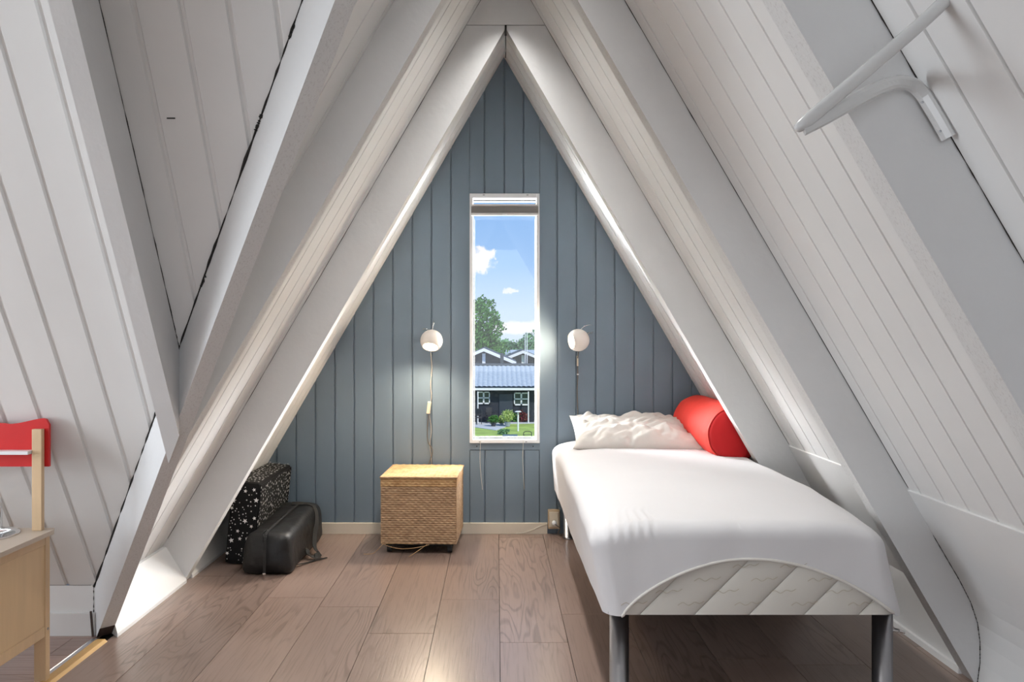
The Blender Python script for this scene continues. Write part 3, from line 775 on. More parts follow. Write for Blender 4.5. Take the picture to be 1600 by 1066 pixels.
# ================================================================== WICKER BASKET
bk = thing('wicker_basket', 'square lidded wicker storage basket on castors below the left lamp', 'basket', (-.352, 3.885, 0), R(-2.5))
bw, bd = .352, .355
def weave_wall(bm, P0, P1, z0, z1, nrm, cols, rows, amp=.0022, mi=0, k=4):
    P0, P1, nrm = Vector(P0), Vector(P1), Vector(nrm); g = []
    for i in range(cols*k+1):
        col = []
        for j in range(rows*k+1):
            u, v = i/k, j/k
            h = math.cos(math.pi*v*1.0)*math.cos(math.pi*(u))  # over/under
            strand = abs(math.sin(math.pi*v))**.5
            off = amp*(.55*h*1.0+.9*strand) - amp
            if i in (0, cols*k): off = -.0004
            p = P0.lerp(P1, i/(cols*k)); p = Vector((p.x, p.y, z0+(z1-z0)*j/(rows*k)))+nrm*off
            col.append(bm.verts.new(p))
        g.append(col)
    for i in range(len(g)-1):
        for j in range(len(g[0])-1): bm.faces.new((g[i][j], g[i+1][j], g[i+1][j+1], g[i][j+1])).material_index = mi
hw, hd = bw/2, bd/2
def weave_box(bm, hw, hd, z0, z1, rows, amp=.0022):
    for a, b, n_ in (((-hw, -hd, 0), (hw, -hd, 0), (0, -1, 0)), ((hw, -hd, 0), (hw, hd, 0), (1, 0, 0)), ((hw, hd, 0), (-hw, hd, 0), (0, 1, 0)), ((-hw, hd, 0), (-hw, -hd, 0), (-1, 0, 0))):
        weave_wall(bm, a, b, z0, z1, n_, 26, rows, amp)
bm = bmesh.new(); weave_box(bm, hw-.0005, hd-.0005, .046, .308, 25, .0032); 
box(bm, -hw+.006, hw-.006, -hd+.006, hd-.006, .048, .306)
mesh_obj('body', bm, M_wicker, bk, recalc=False)
bm = bmesh.new(); weave_box(bm, hw+.0005, hd+.0005, .309, .352, 4, .0032)
nx = 80; gr = []
for i in range(nx+1):
    col = []
    for j in range(nx+1):
        x = -hw-.002+(bw+.004)*i/nx; y = -hd-.002+(bd+.004)*j/nx
        u, v = i/nx*20, j/nx*28
        e_ = min(i, nx-i, j, nx-j); z = .358+.0020*math.cos(math.pi*u)*math.cos(math.pi*v)-.0012*(1-abs(math.sin(math.pi*v)))+.004*(1-((i/nx*2-1)**2))*(1-((j/nx*2-1)**2))
        if e_ == 0: z = .352
        elif e_ == 1: z = .356
        col.append(bm.verts.new((x, y, z)))
    gr.append(col)
for i in range(nx):
    for j in range(nx): bm.faces.new((gr[i][j], gr[i+1][j], gr[i+1][j+1], gr[i][j+1]))
box(bm, -hw+.004, hw-.004, -hd+.004, hd-.004, .3095, .350)
mesh_obj('lid', bm, M_wickert, bk, recalc=False)
bm = bmesh.new(); tube(bm, [(-hw-.002, -hd-.003, .353), (hw+.002, -hd-.003, .353), (hw+.003, hd, .353), (-hw-.003, hd, .353)], .0035, 8, closed=True)
mesh_obj('lid_rim', bm, M_wicker, bk)
for sx in (-1, 1):
    for sy in (-1, 1):
        bm = bmesh.new(); x, y = sx*(hw-.035), sy*(hd-.04)
        tube(bm, [(x-.010, y, .017), (x+.010, y, .017)], .017, 18); box(bm, x-.014, x+.014, y-.012, y+.012, .030, .046)
        mesh_obj('castor', bm, M_rubber, bk)
bm = bmesh.new(); box(bm, -hw+.02, hw-.02, -hd+.02, hd-.02, .036, .0475)
mesh_obj('bottom_board', bm, M_dark, bk)
bm = bmesh.new()
for pts in (((-.16, -.185, .046), (-.13, -.195, .038), (-.08, -.2, .030), (-.03, -.2, .033), (.02, -.195, .040), (.05, -.187, .047)),
            ((.04, -.185, .047), (.01, -.21, .030), (-.02, -.225, .012), (-.035, -.235, .003)),
            ((-.165, -.18, .045), (-.19, -.19, .02), (-.21, -.2, .006), (-.25, -.20, .004)),
            ((-.17, -.18, .047), (-.10, -.19, .052), (-.02, -.186, .049))):
    tube(bm, smooth_path(pts), .0013, 6)
mesh_obj('loose_strand', bm, M_wickert, bk)

# ================================================================== STARRY CASE
cs = thing('star_case', 'flat black upright case printed with white stars, left of the black bag', 'case', (-1.137, 3.80, 0), 0)
cs.rotation_euler = (0, R(6), 0)
cw, cl, ch = .062, .268, .365
bm = bmesh.new(); box(bm, -cw, cw, -cl, cl, 0, ch, 0, .018)
bmesh.ops.subdivide_edges(bm, edges=[e for e in bm.edges if e.calc_length() > .1], cuts=10, use_grid_fill=True)
for v in bm.verts: 
    v.co += Vector((noise.noise(v.co*9), noise.noise(v.co*9+Vector((5, 0, 0))), noise.noise(v.co*9+Vector((0, 5, 0)))))*.003
random.seed(11)
def star(bm, c, ux, uy, r, spikes=5):
    c, ux, uy = Vector(c), Vector(ux), Vector(uy); rot = random.random()*6.28; vs = []
    n_ = spikes*2
    for k in range(n_):
        a = rot+math.pi*2*k/n_; q = r if k % 2 == 0 else r*.45
        vs.append(bm.verts.new(c+(ux*math.cos(a)+uy*math.sin(a))*q))
    f = bm.faces.new(vs); f.material_index = 1
used = []
for k in range(700):
    x, z = random.uniform(-cw+.008, cw-.008), random.uniform(.012, ch-.02); rr_ = random.choice((.0025, .003, .0035, .004, .009, .012))
    if any((x-a)**2+(z-b)**2 < (rr_+c+.003)**2 for a, b, c in used): continue
    used.append((x, z, rr_)); star(bm, (x, -cl-.0045, z), (1, 0, 0), (0, 0, 1), rr_, 5 if rr_ > .005 else 4)
    if len(used) > 75: break
used = []
for k in range(5000):
    y, z = random.uniform(-cl+.008, cl-.008), random.uniform(.012, ch-.014); rr_ = random.choice((.004, .005, .006, .007, .010))
    if any((y-a)**2+(z-b)**2 < (rr_+c+.003)**2 for a, b, c in used): continue
    used.append((y, z, rr_)); star(bm, (cw+.0045, y, z), (0, 1, 0), (0, 0, 1), rr_, 5 if rr_ > .005 else 4)
    if len(used) > 330: break
used = []
for k in range(3000):
    x, y = random.uniform(-cw+.01, cw-.008), random.uniform(-cl+.01, cl-.01); rr_ = random.choice((.004, .005, .006, .008))
    if any((y-b)**2+(x-a)**2 < (rr_+c+.003)**2 for a, b, c in used): continue
    used.append((x, y, rr_)); star(bm, (x, y, ch+.0045), (1, 0, 0), (0, 1, 0), rr_, 5 if rr_ > .004 else 4)
    if len(used) > 130: break
mesh_obj('case_body', bm, [M_caseb, M_star], cs, recalc=False)
bm = bmesh.new(); tube(bm, [(cw+.001, -cl+.012, .012), (cw+.001, cl-.012, .012), (cw+.001, cl-.012, ch-.012), (cw+.001, -cl+.012, ch-.012)], .0035, 8, closed=True)
mesh_obj('edge_piping', bm, M_caseb, cs)
tag(cs, 'flat black upright case printed with white stars, left of the black bag', 'case')

# ================================================================== BLACK BAG
bg_ = thing('duffel_bag', 'long plain black nylon bag lying on the floor beside the star-printed case', 'bag', (-.966, 3.695, 0), R(0))
def bag():
    bm = bmesh.new(); n = 48; m_ = 44; Lh = .325; ringsb = []
    for j in range(m_+1):
        t = j/m_*2-1; y = t*Lh
        f = (max(0, 1-abs(t)**26))**.5
        ring = []
        for k in range(n):
            a = 2*math.pi*k/n; c_, s_ = math.cos(a), math.sin(a); p = 7.0
            sc = (abs(c_)**p+abs(s_)**p)**(-1/p)
            wx, wz = .107, .090
            X = c_*sc*wx*(.55+.45*f) ; Z = s_*sc*wz*(.55+.45*f)+wz
            Z *= 1+.04*math.sin(t*3)
            X += .018*(Z/(2*wz))*(-1 if X > 0 else .6)
            nv = noise.noise(Vector((X*9, y*5, Z*9)))*.010+noise.noise(Vector((X*22, y*10, Z*22)))*.004
            X += nv*c_*1.0; Z += nv*s_
            Z = max(Z, .001)
            ring.append(bm.verts.new((X, y+noise.noise(Vector((X*15, t, Z*15)))*.006, Z)))
        ringsb.append(ring)
    for a, b in zip(ringsb, ringsb[1:]):
        for k in range(n): bm.faces.new((a[k], a[(k+1) % n], b[(k+1) % n], b[k]))
    bm.faces.new(ringsb[0][::-1]); bm.faces.new(ringsb[-1])
    return bm
o = mesh_obj('bag_body', bag(), M_black, bg_, smooth=True)
def ribbon(pts, w, nrm, th=.002):
    """strap of width w along pts; nrm the flat's normal"""
    bm = bmesh.new(); pts = smooth_path(pts, 6); nrm = Vector(nrm); R4 = []
    for i, p in enumerate(pts):
        t = (pts[min(i+1, len(pts)-1)]-pts[max(i-1, 0)]).normalized(); sd = t.cross(nrm).normalized()
        n2 = sd.cross(t).normalized()
        R4.append([bm.verts.new(p+sd*w/2*a+n2*th*b) for a, b in ((-1, 0), (1, 0), (1, 1), (-1, 1))])
    for a, b in zip(R4, R4[1:]):
        for k in range(4): bm.faces.new((a[k], a[(k+1) % 4], b[(k+1) % 4], b[k]))
    bm.faces.new(R4[0][::-1]); bm.faces.new(R4[-1]); return bm
mesh_obj('zip', ribbon([(0, -.345, .02), (0, -.343, .10), (0, -.325, .172), (0, -.2, .182), (0, 0, .184), (0, .2, .186), (0, .31, .17)], .012, (0, -.7, .7), .0015), M_strap, bg_)
st = mesh_obj('strap', ribbon([(-.03, .22, .190), (.04, .22, .188), (.085, .20, .172), (.104, .16, .12), (.108, .10, .075), (.125, .02, .035), (.150, -.02, .014), (.165, -.05, .020), (.150, -.085, .016), (.118, -.07, .020), (.104, -.03, .035)], .026, (.8, -.2, .6), .0025), M_strap, bg_)
mesh_obj('strap', ribbon([(.098, -.20, .012), (.12, -.16, .006), (.16, -.10, .004), (.20, -.06, .004)], .010, (0, 0, 1), .002), M_strap, bg_)
bm = bmesh.new(); box(bm, -.006, .006, -.352, -.345, .012, .020); mesh_obj('zip_pull', bm, M_chrome, bg_)

# ================================================================== TOY KITCHEN
tk = thing('toy_kitchen', 'wooden toy kitchen with small sink and red back board at the left edge', 'toy kitchen', (-1.60, 2.20, 0))
O_ = Vector((-1.60, 2.20, 0))
def tb(name, x0, x1, y0, y1, z0, z1, m, bev=.0015, parent=None, label=None):
    o = mesh_obj(name, B(x0+1.60, x1+1.60, y0-2.20, y1-2.20, z0, z1, bev), m, parent or tk)
    if label: o['label'] = label
    return o
XR = -1.301; XLf = -1.93; YBk = 2.345; YF = 2.02
for (x, y) in ((XR-.034, YBk-.022), (XR-.034, YF), (XLf, YBk-.022), (XLf, YF)):
    tb('leg', x, x+.034, y, y+.022, 0.0, .430, M_birch)
tb('side_panel', XR-.010, XR-.004, YF+.02, YBk-.02, .165, .425, M_birch_ply)
tb('side_panel', XLf+.004, XLf+.010, YF+.02, YBk-.02, .165, .425, M_birch_ply)
tb('rail', XR-.020, XR-.002, YF+.021, YBk-.0225, .135, .165, M_birch)
tb('rail', XR-.020, XR-.001, YF+.021, YBk-.0225, .400, .430, M_birch)
tb('rail', XLf, XLf+.02, YF+.021, YBk-.0225, .135, .165, M_birch)
tb('bottom_shelf', XLf+.02, XR-.021, YF+.01, YBk-.01, .140, .150, M_birch_ply)
tb('back_panel', XLf+.034, XR-.035, YBk-.008, YBk-.003, .15, .43, M_birch_ply)
d_ = tb('door', XLf+.30, XR-.036, YF-.012, YF, .16, .42, M_birch_ply)
tb('handle', XLf+.32, XLf+.33, YF-.030, YF-.013, .25, .33, M_alu, .002, d_)
# worktop with round hole for the sink
sx, sy, sr = -1.440-.005, 2.262, .088
bm = bmesh.new()
def ring_plate(bm, x0, x1, y0, y1, cx, cy, r, z0, z1, n=48):
    P = []
    for k in range(n):
        a = 2*math.pi*k/n; dx, dy = math.cos(a), math.sin(a)
        tx = ((x1-cx) if dx > 0 else (x0-cx))/dx if abs(dx) > 1e-6 else 1e9
        ty = ((y1-cy) if dy > 0 else (y0-cy))/dy if abs(dy) > 1e-6 else 1e9
        t = min(tx, ty); P.append((cx+dx*t, cy+dy*t, cx+dx*r, cy+dy*r))
    for z, fl in ((z1, 1), (z0, 0)):
        ov = [bm.verts.new((p[0], p[1], z)) for p in P]; iv = [bm.verts.new((p[2], p[3], z)) for p in P]
        for k in range(n): bm.faces.new((ov[k], ov[(k+1) % n], iv[(k+1) % n], iv[k]))
        if fl: to, ti = ov, iv
        else:
            for k in range(n):
                bm.faces.new((to[k], to[(k+1) % n], ov[(k+1) % n], ov[k])); bm.faces.new((ti[k], ti[(k+1) % n], iv[(k+1) % n], iv[k]))
ring_plate(bm, -1.60, XR+.020, YF-.015, YBk+.006, sx, sy, sr-.004, .430, .443)
box(bm, XLf-.02, -1.6002, YF-.015, YBk+.006, .430, .443)
bmesh.ops.translate(bm, vec=-O_, verts=bm.verts)
mesh_obj('worktop', bm, mat('pale_laminate_top', (.60, .50, .40), .4, var=.04), tk)
bm = bmesh.new(); lathe(bm, [(sr+.006, .4432), (sr+.004, .4465), (sr-.004, .4465), (sr-.012, .440), (sr-.03, .405), (.03, .395), (.0, .394)], sx+1.6, sy-2.2, n=48)
mesh_obj('sink', bm, M_chrome, tk, smooth=True)
fx, fy = -1.455, 2.345
bm = TB(smooth_path([(fx+1.6, fy-2.2, .443), (fx+1.6, fy-2.2, .50), (fx+1.6+.005, fy-2.215, .525), (fx+1.6+.02, fy-2.24, .533), (fx+1.6+.03, fy-2.26, .52), (fx+1.6+.032, fy-2.268, .49)]), .014, 16)
fa = mesh_obj('tap', bm, M_chrome, tk, smooth=True)
tb('post', XR-.036, XR-.008, YBk-.030, YBk-.014, .443, .735, M_birch)
tb('post', XLf+.008, XLf+.036, YBk-.030, YBk-.014, .443, .735, M_birch)
# red board with waved top edge
bm = bmesh.new(); P = []
zt0 = .625
n_ = 70; x0_, x1_ = XLf-.01, XR+.004
top = []
for k in range(n_+1):
    x = x1_+(x0_-x1_)*k/n_; dd = x1_-x; 
    z = .757 + .0*dd
    # wave: high at the right end, dip, then rise in a hump at centre
    z += .009*math.cos(min(dd, .12)/.12*math.pi) if dd < .12 else (-.007+.028*(1-math.cos((dd-.12)/(abs(x1_-x0_)-.24)*2*math.pi))/2 if dd < abs(x1_-x0_)-.12 else .007*math.cos((abs(x1_-x0_)-dd)/.12*math.pi))
    if dd < .02: z -= .02*(1-math.sqrt(max(0, 1-((.02-dd)/.02)**2)))
    if abs(x1_-x0_)-dd < .02: z -= .02*(1-math.sqrt(max(0, 1-((.02-(abs(x1_-x0_)-dd))/.02)**2)))
    top.append((x, z))
P = [(x1_, zt0)]+top+[(x0_, zt0)]
prism(bm, [(x+1.6, YBk-.013-2.2, z) for x, z in P], (0, .010, 0))
mesh_obj('back_board', bm, M_red, tk)['label'] = 'red board with a waved top edge'
tb('shelf', XLf+.04, XR-.037, YBk-.048, YBk-.014, .664, .674, M_upvc, .001, label='narrow white shelf')
bm = bmesh.new()
for y, z in ((YBk-.011, .155), (YF+.011, .155)):
    b2 = bmesh.new(); lathe(b2, [(.004, 0), (.004, .001), (0, .0015)], n=12); orient(b2, (XR+1.6, y-2.2, z), (1, 0, 0))
    mesh_obj('screw', b2, M_steel, tk)

# ================================================================== BRACKET
br = thing('shelf_bracket', 'white metal shelf bracket screwed to the sloping ceiling, top right', 'bracket', (.74, 1.30, 1.35))
O2 = Vector((.74, 1.30, 1.35))
def pt(u, v, y): return Vector(((u-776)/1258*y, y, 1+(527-v)/1258*y))-O2
arm = [pt(1500, -22, 1.175), pt(1440, 36, 1.17), pt(1370, 96, 1.165), pt(1300, 156, 1.16), pt(1262, 188, 1.158), pt(1243, 203, 1.157)]
mesh_obj('arm', TB(smooth_path(arm, 4), [.0098]*17+[.009, .008, .0065, .004], 20), M_bracket, br, smooth=True)
def flat(pts, ws, nrm, th):
    bm = bmesh.new(); nrm = Vector(nrm).normalized(); R4 = []
    for i, p in enumerate(pts):
        t = (pts[min(i+1, len(pts)-1)]-pts[max(i-1, 0)]).normalized(); sd = t.cross(nrm).normalized(); n2 = sd.cross(t).normalized()
        w_ = ws[min(i, len(ws)-1)] if isinstance(ws, list) else ws
        R4.append([bm.verts.new(p+sd*w_/2*a+n2*th*b) for a, b in ((-1, 0), (-.8, .8), (-.4, 1), (.4, 1), (.8, .8), (1, 0))])
    for a, b in zip(R4, R4[1:]):
        for k in range(6): bm.faces.new((a[k], a[(k+1) % 6], b[(k+1) % 6], b[k]))
    bm.faces.new(R4[0][::-1]); bm.faces.new(R4[-1]); return bm
brace = smooth_path([pt(1252, 201, 1.158), pt(1290, 182, 1.17), pt(1335, 157, 1.20), pt(1375, 137, 1.24), pt(1402, 129, 1.275), pt(1425, 132, 1.302), pt(1441, 146, 1.310), pt(1454, 166, 1.310), pt(1470, 193, 1.310), pt(1482, 215, 1.310)], 4)
mesh_obj('brace', flat(brace, .023, (-.35, -.9, -.2), .006), M_bracket, br, smooth=False)
bm = bmesh.new()
for u, v in ((1441, 160), (1469, 205)):
    b2 = bmesh.new(); lathe(b2, [(.0022, 0), (.0022, .001), (0, .0014)], n=12); orient(b2, pt(u, v, 1.303), (-.3, -1, -.1))
    mesh_obj('screw', b2, M_steel_d, br)
bm = flat([pt(1478, -60, 1.185), pt(1492, -20, 1.185), pt(1500, 4, 1.185)], .020, (-.86, 0, -.5), .004)
mesh_obj('mounting_plate', bm, M_bracket, br)

# ================================================================== OUTSIDE
GZ = -4.4
M_grass = mat('lawn', (.34, .46, .10), .9, var=.25, vscale=1.2)
M_pave = mat('paving', (.52, .54, .56), .9, var=.1, vscale=3)
M_tar = mat('black_timber_wall', (.028, .034, .045), .8, var=.2, vscale=3, stretch=(.2, 1, 8))
M_tile = mat('grey_roof_tile', (.42, .48, .53), .5, var=.12, vscale=6)
M_trim = mat('white_trim', (.85, .85, .85), .5)
M_ridge = mat('dark_ridge', (.06, .075, .09), .7)
M_wpane = mat('dark_house_pane', (.05, .07, .07), .1)
M_leaf = mat('leaf', (.03, .13, .02), .6, col2=(.12, .34, .05), vscale=2)
M_leaf2 = mat('leaf_far', (.09, .22, .10), .7, col2=(.20, .40, .17), vscale=1)
M_leafy = mat('yellow_green_leaf', (.30, .45, .08), .6, col2=(.62, .70, .30), vscale=5)
M_flower = mat('dark_red_flower', (.40, .01, .06), .6, col2=(.08, .12, .05), vscale=8)
M_bark = mat('bark', (.10, .08, .06), .9)
M_pot = mat('dark_pot', (.05, .05, .055), .6)
M_potg = mat('grey_pot', (.35, .38, .42), .7)
struct('floor', B(-60, 60, 8, 300, GZ-.2, GZ), M_grass, 'green lawn outside the window')
def ppt(u, v, y): return Vector(((u-776)/1258*y, y, 1+(527-v)/1258*y))
bm = bmesh.new(); a = 1258*5.4
yy = lambda v: a/(v-527)
prism(bm, [ppt(700, 668, yy(668))+Vector((-3, 0, 0)), ppt(740, 668, yy(668)), ppt(775, 673, yy(673)), ppt(790, 668, yy(668)), ppt(792, 663, yy(663)), ppt(845, 662, yy(662)), (8, 50.9, GZ), (-8, 50.9, GZ)], (0, 0, .03))
tag(mesh_obj('patio_paving', bm, M_pave), 'pale grey paving in front of the dark house outside', 'paving')
# neighbour house
hs = thing('house', 'long low dark timber house with grey tiled roof seen through the window', 'house', (0, 51, GZ))
def hobj(name, bm, m, parent=None, **k):
    o = mesh_obj(name, bm, m, parent or hs, **k); return o
YH = 51.0
def hz(v, y=YH): return 1+(527-v)/1258*y-GZ
def hx(u, y=YH): return (u-776)/1258*y
hobj('wall', B(-11, 16, 0.0, 7.4, 0, hz(609)), M_tar)
# roof: pantiles
bm = bmesh.new(); y0r, y1r = -.5, 3.7
ze, zr = hz(606, 50.5), hz(572, 54.7)
nxr = 89*8; nyr = 13*3; g = []
for j in range(nyr+1):
    row = []
    for i in range(nxr+1):
        x = -11.3+27.6*i/nxr; t = j/nyr; c_ = t*13; fr = c_-math.floor(c_+1e-6)
        h = .045*abs(math.sin(math.pi*x/.31))+.06*(1-fr)
        row.append(bm.verts.new((x, y0r+(y1r-y0r)*t, ze+(zr-ze)*t+h)))
    g.append(row)
for j in range(nyr):
    for i in range(nxr): bm.faces.new((g[j][i], g[j][i+1], g[j+1][i+1], g[j+1][i]))
prism(bm, [(-11.3, y0r, ze-.05), (-11.3, y1r, zr-.02), (-11.3, 7.9, ze-.05)], (27.6, 0, 0))
rf = hobj('roof', bm, M_tile, smooth=False)
bm = bmesh.new(); tube(bm, [(-11.3, y1r, zr+.05), (16.3, y1r, zr+.05)], .13, 8); hobj('ridge_cap', bm, M_ridge, rf)
hobj('fascia', B(-11.3, 16.3, -.56, -.50, hz(610, 50.5), hz(606.5, 50.5)), M_trim)
def hwin(u0, u1, v0, v1):
    x0, x1, z0, z1 = hx(u0), hx(u1), hz(v1), hz(v0); w_ = .065; bm = bmesh.new(); xm = (x0+x1)/2; zm = (z0+z1)/2
    for q in ((x0, x0+w_, z0, z1), (x1-w_, x1, z0, z1), (x0, x1, z1-w_, z1), (x0, x1, z0, z0+w_*1.3), (xm-.05, xm+.05, z0, z1), (x0, x1, zm-.035, zm+.035)):
        box(bm, q[0], q[1], -.07, -.002, q[2], q[3])
    f = hobj('window', bm, M_trim); mesh_obj('pane', B(x0+.05, x1-.05, -.03, -.005, z0+.05, z1-.05), M_wpane, f)
hwin(746, 765.5, 612, 631.5); hwin(803, 826, 613.5, 633.5)
hobj('door', B(hx(780), hx(801), -.05, 0, .05, hz(616)), mat('dark_door', (.045, .055, .07), .5))
bm = bmesh.new(); tube(bm, [(hx(747), -.6, hz(611)), (hx(747), -.6, 0)], .04, 8); hobj('downpipe', bm, M_trim)
bm = bmesh.new(); tube(bm, [(hx(825), -.6, hz(611)), (hx(825), -.6, 0)], .04, 8); hobj('downpipe', bm, M_trim)
hobj('chimney', B(hx(781.5, 55.5)-.0, hx(787, 55.5), 4.0, 4.6, hz(572, 55), hz(552, 55.5)), M_ridge)
hobj('house_number', B(hx(773), hx(777), -.03, 0, hz(620), hz(616)), M_pot)
# gabled houses behind
def gable(ua, va, ul, ur, slope, y, label, x_post=None):
    x = hx(ua, y); zt = hz(va, y); xl, xr = hx(ul, y), hx(ur, y)
    t = thing('gabled_house', label, 'house', (x, y, GZ))
    zl = zt-(x-xl)*slope; zr_ = zt-(xr-x)*slope
    bm = bmesh.new(); prism(bm, [(xl-x, 0, 0), (xr-x, 0, 0), (xr-x, 0, zr_-.2), (0, 0, zt-.2), (xl-x, 0, zl-.2)], (0, 5, 0)); mesh_obj('wall', bm, M_tar, t)
    bm = bmesh.new(); w_ = .24
    prism(bm, [(0, -.5, zt), (xr-x+.3, -.5, zr_-.3*slope), (xr-x+.3, -.5, zr_-.3*slope-w_), (0, -.5, zt-w_), (xl-x-.3, -.5, zl-.3*slope-w_), (xl-x-.3, -.5, zl-.3*slope)], (0, .12, 0))
    mesh_obj('barge_board', bm, M_trim, t)
    bm = bmesh.new(); prism(bm, [(0, -.45, zt+.05), (xr-x+.35, -.45, zr_-.3*slope), (xr-x+.35, -.45, zr_-.3*slope-.12), (0, -.45, zt-.07), (xl-x-.35, -.45, zl-.3*slope-.12), (xl-x-.35, -.45, zl-.3*slope)], (0, 5.6, 0))
    mesh_obj('roof', bm, M_ridge, t)
    bm = bmesh.new(); box(bm, -.12, .12, -.06, 0, 0, zt-.4); box(bm, xl-x, xr-x, -.06, 0, zt-1.75, zt-1.60)
    mesh_obj('trim_board', bm, M_trim, t)
gable(756, 544, 716, 800, .42, 60, 'dark gabled house with white barge boards, left one behind the tiled roof')
gable(817, 547.5, 792, 850,   .40, 67, 'dark gabled house with white barge boards, right one behind the tiled roof')
bm = bmesh.new(); yL = 82
prism(bm, [(hx(770, yL), yL, GZ), (hx(770, yL), yL, 1+(527-558)/1258*yL), (hx(770, yL), yL+5, 1+(527-548)/1258*yL), (hx(770, yL), yL+10, 1+(527-558)/1258*yL), (hx(770, yL), yL+10, GZ)], (9, 0, 0))
tag(mesh_obj('far_house', bm, M_tile), 'low grey-roofed building just visible before the distant trees', 'house')
# flag poles
for u, v in ((820.5, 521), (823.5, 519)):
    y = 59.25; p = ppt(u, v, y); bm = bmesh.new(); tube(bm, [(p.x, y, GZ), (p.x, y, p.z)], .03, 8)
    tag(mesh_obj('flag_pole', bm, M_trim), 'thin white flag pole outside, %s of the close pair' % ('left' if u < 822 else 'right'), 'flag pole')
# foliage
def leaves(bm, c, rad, n, sz, seed=0):
    rnd = random.Random(seed); c = Vector(c); rad = Vector(rad)
    for k in range(n):
        while True:
            p = Vector((rnd.uniform(-1, 1), rnd.uniform(-1, 1), rnd.uniform(-1, 1)))
            if p.length < 1: break
        p = p.normalized()*(p.length**.45); p *= .78+.5*noise.noise(p*2.2+Vector((seed, 0, 0)))
        q = c+Vector((p.x*rad.x, p.y*rad.y, p.z*rad.z)); a = Vector((rnd.gauss(0, 1), rnd.gauss(0, 1), rnd.gauss(0, 1))).normalized()
        b = a.orthogonal().normalized(); d2 = a.cross(b); s_ = sz*rnd.uniform(.6, 1.3)
        vs = [bm.verts.new(q+b*s_), bm.verts.new(q+d2*s_*.5), bm.verts.new(q-b*s_), bm.verts.new(q-d2*s_*.5)]; bm.faces.new(vs)
def tree(label, x, y, ztop, rx, rzv, n, sz, m, seed, name='tree', group=None, base=GZ):
    t = thing(name, label, 'tree', (x, y, base), group=group)
    cz = ztop-rzv-base
    bm = bmesh.new(); leaves(bm, (0, 0, cz), (rx, rx, rzv), n, sz, seed); leaves(bm, (rx*.35, 0, cz-rzv*.55), (rx*.8, rx*.7, rzv*.45), n//3, sz, seed+1)
    mesh_obj('crown', bm, m, t)
    mesh_obj('trunk', TB([(0, 0, 0), (.1, 0, cz*.5), (0, 0, cz)], [.28, .2, .12], 10), M_bark, t)
y = 77
tree('large leafy green tree at the left of the window view', hx(746, y), y, 1+(527-458)/1258*y, 2.7, 3.6, 6500, .17, M_leaf, 3)
k = 0
for u, v, y, rx_, lb in ((778, 530, 97, 2.2, 'leftmost'), (797, 526, 106, 2.7, 'second from the left'), (815, 522, 97, 2.0, 'third from the left'), (838, 514, 108, 2.9, 'rightmost and tallest'), (716, 519, 99, 4, '')):
    tree('pale green distant tree behind the roofs, %s of its row' % lb if lb else 'broad distant tree behind the big leafy tree, left of the window view', hx(u, y), y, 1+(527-v)/1258*y, rx_*1.15, 3.0, 2600, .24, M_leaf2, 20+k, group='distant trees behind the roofs'); k += 1
for x_, y_, zt_, lb in ((11, 88, 3.2, 'broad tree beyond the right end of the tiled roof'), (19, 96, 2.6, 'wide distant tree far to the right of the tiled roof'), (-17, 90, 3.4, 'wide distant tree far to the left of the tiled roof'), (28, 92, 3.0, 'distant tree furthest to the right of the tiled roof')):
    tree(lb, x_, y_, zt_, 4.6, 3.6, 2600, .34, M_leaf2, 40+k); k += 1
# garden plants
def shrub(name, label, u, v, wpx, hpx, m, pot=None, potm=None, sz=.05, n=500, cat='plant'):
    y = yy(v) if v > 655 else 49.8
    p = ppt(u, v, y); sc = y/1258; t = thing(name, label, cat, (p.x, y, GZ+.0))
    h0 = 0
    if pot:
        h0 = pot*sc; bm = bmesh.new(); rr_ = pot*sc*.62; lathe(bm, [(rr_*.75, 0.03), (rr_, h0*.95), (rr_*1.05, h0), (rr_*.8, h0), (0, h0*.9)], n=16); mesh_obj('pot', bm, potm or M_pot, t)
    bm = bmesh.new(); leaves(bm, (0, 0, h0+hpx*sc/2), (wpx*sc/2*1.75, wpx*sc/2*1.4, hpx*sc/2*1.55), n*2, sz*1.1, int(u)); mesh_obj('foliage', bm, m, t)
    mesh_obj('stem', TB([(0, 0, h0*.9), (0, 0, h0+hpx*sc*.5)], .02, 6), M_bark, t)
shrub('potted_shrub', 'round clipped shrub in a dark pot below the left house window', 755, 659, 14, 10, M_leaf, 7)
shrub('potted_shrub', 'dark leafy plant in a wide barrel pot on the paving edge', 771, 667, 12, 9, M_leaf, 7)
shrub('potted_shrub', 'yellow-green flowering plant in the middle of the garden view', 793, 667, 13, 16, M_leafy, 8, M_potg)
shrub('potted_shrub', 'small pale flowering plant beside the yellow-green one', 784, 665, 8, 10, M_leafy, 4, M_potg)
shrub('red_flower_shrub', 'shrub with dark red flowers below the right house window', 817, 660, 14, 17, M_flower)
shrub('green_bush', 'dark green bush between the yellow plant and the garden lamp', 803, 660, 9, 14, M_leaf)
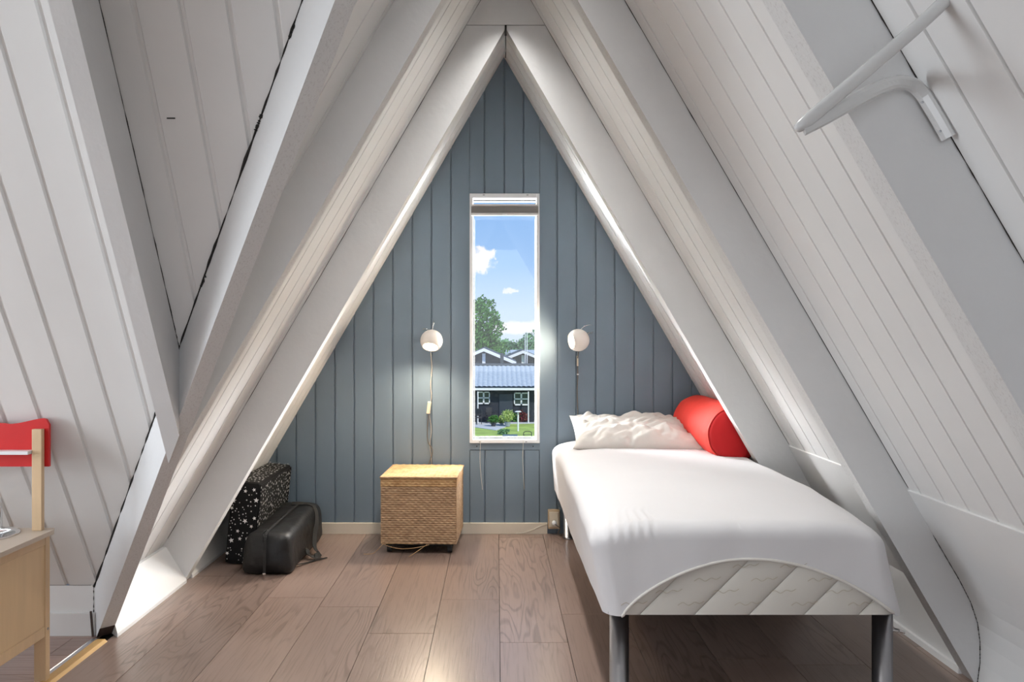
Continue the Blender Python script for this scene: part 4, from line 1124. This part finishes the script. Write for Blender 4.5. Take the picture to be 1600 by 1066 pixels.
shrub('low_plant', 'low trailing green plant near the bottom of the garden view', 787, 679, 12, 8, M_leaf2, n=300)
y = yy(674); p = ppt(809.5, 674, y); sc = y/1258
t = thing('garden_lamp', 'pale mushroom-shaped garden lamp standing on the lawn', 'lamp', (p.x, y, GZ))
mesh_obj('pole', TB([(0, 0, 0), (0, 0, 29*sc)], .05, 10), M_trim, t)
bm = bmesh.new(); lathe(bm, [(.0, 32*sc), (.12, 31.6*sc), (.2, 30.5*sc), (.19, 30*sc), (0.05, 29.8*sc)], n=20); mesh_obj('shade', bm, M_trim, t)
def gchair(u, v, ang, label, group=None):
    y = yy(v); p = ppt(u, v, y); t = thing('garden_chair', label, 'chair', (p.x, y, GZ+.03), ang, group)
    mesh_obj('seat', B(-.24, .24, -.24, .24, .40, .44, .01), M_pot, t); mesh_obj('backrest', B(-.24, .24, .21, .25, .5, .95, .01), M_pot, t)
    for sx_ in (-.22, .22):
        for sy_ in (-.22, .22): mesh_obj('leg', TB([(sx_, sy_, 0), (sx_, sy_, .95 if sy_ > 0 else .62)], .018, 8), M_pot, t)
        mesh_obj('armrest', B(sx_-.02, sx_+.02, -.24, .24, .62, .645), M_pot, t)
gchair(767, 662, .6, 'dark garden chair by the barrel pot near the house wall')
gchair(744.5, 664, -.7, 'dark garden chair at the left edge of the window view')
y = yy(684); p = ppt(824, 684, y)
t = thing('garden_arch', 'small dark metal garden frame at the lower right of the window view', 'garden frame', (p.x, y, GZ))
bm = TB(smooth_path([(-.2, 0, 0), (-.2, 0, .25), (-.1, 0, .33), (.12, 0, .33), (.22, 0, .25), (.22, 0, 0)]), .02, 8); mesh_obj('hoop', bm, M_pot, t)
mesh_obj('cross_bar', TB([(-.2, 0, .15), (.22, 0, .15)], .015, 8), M_pot, t)
y = yy(684); p = ppt(797, 684, y)
o = mesh_obj('planter_box', B(-.4, .4, -.12, .12, 0, .16, .01), mat('blue_grey_planter', (.10, .16, .22), .6)); o.location = (p.x, y, GZ)
tag(o, 'low blue-grey planter box on the lawn at the bottom of the window view', 'planter')
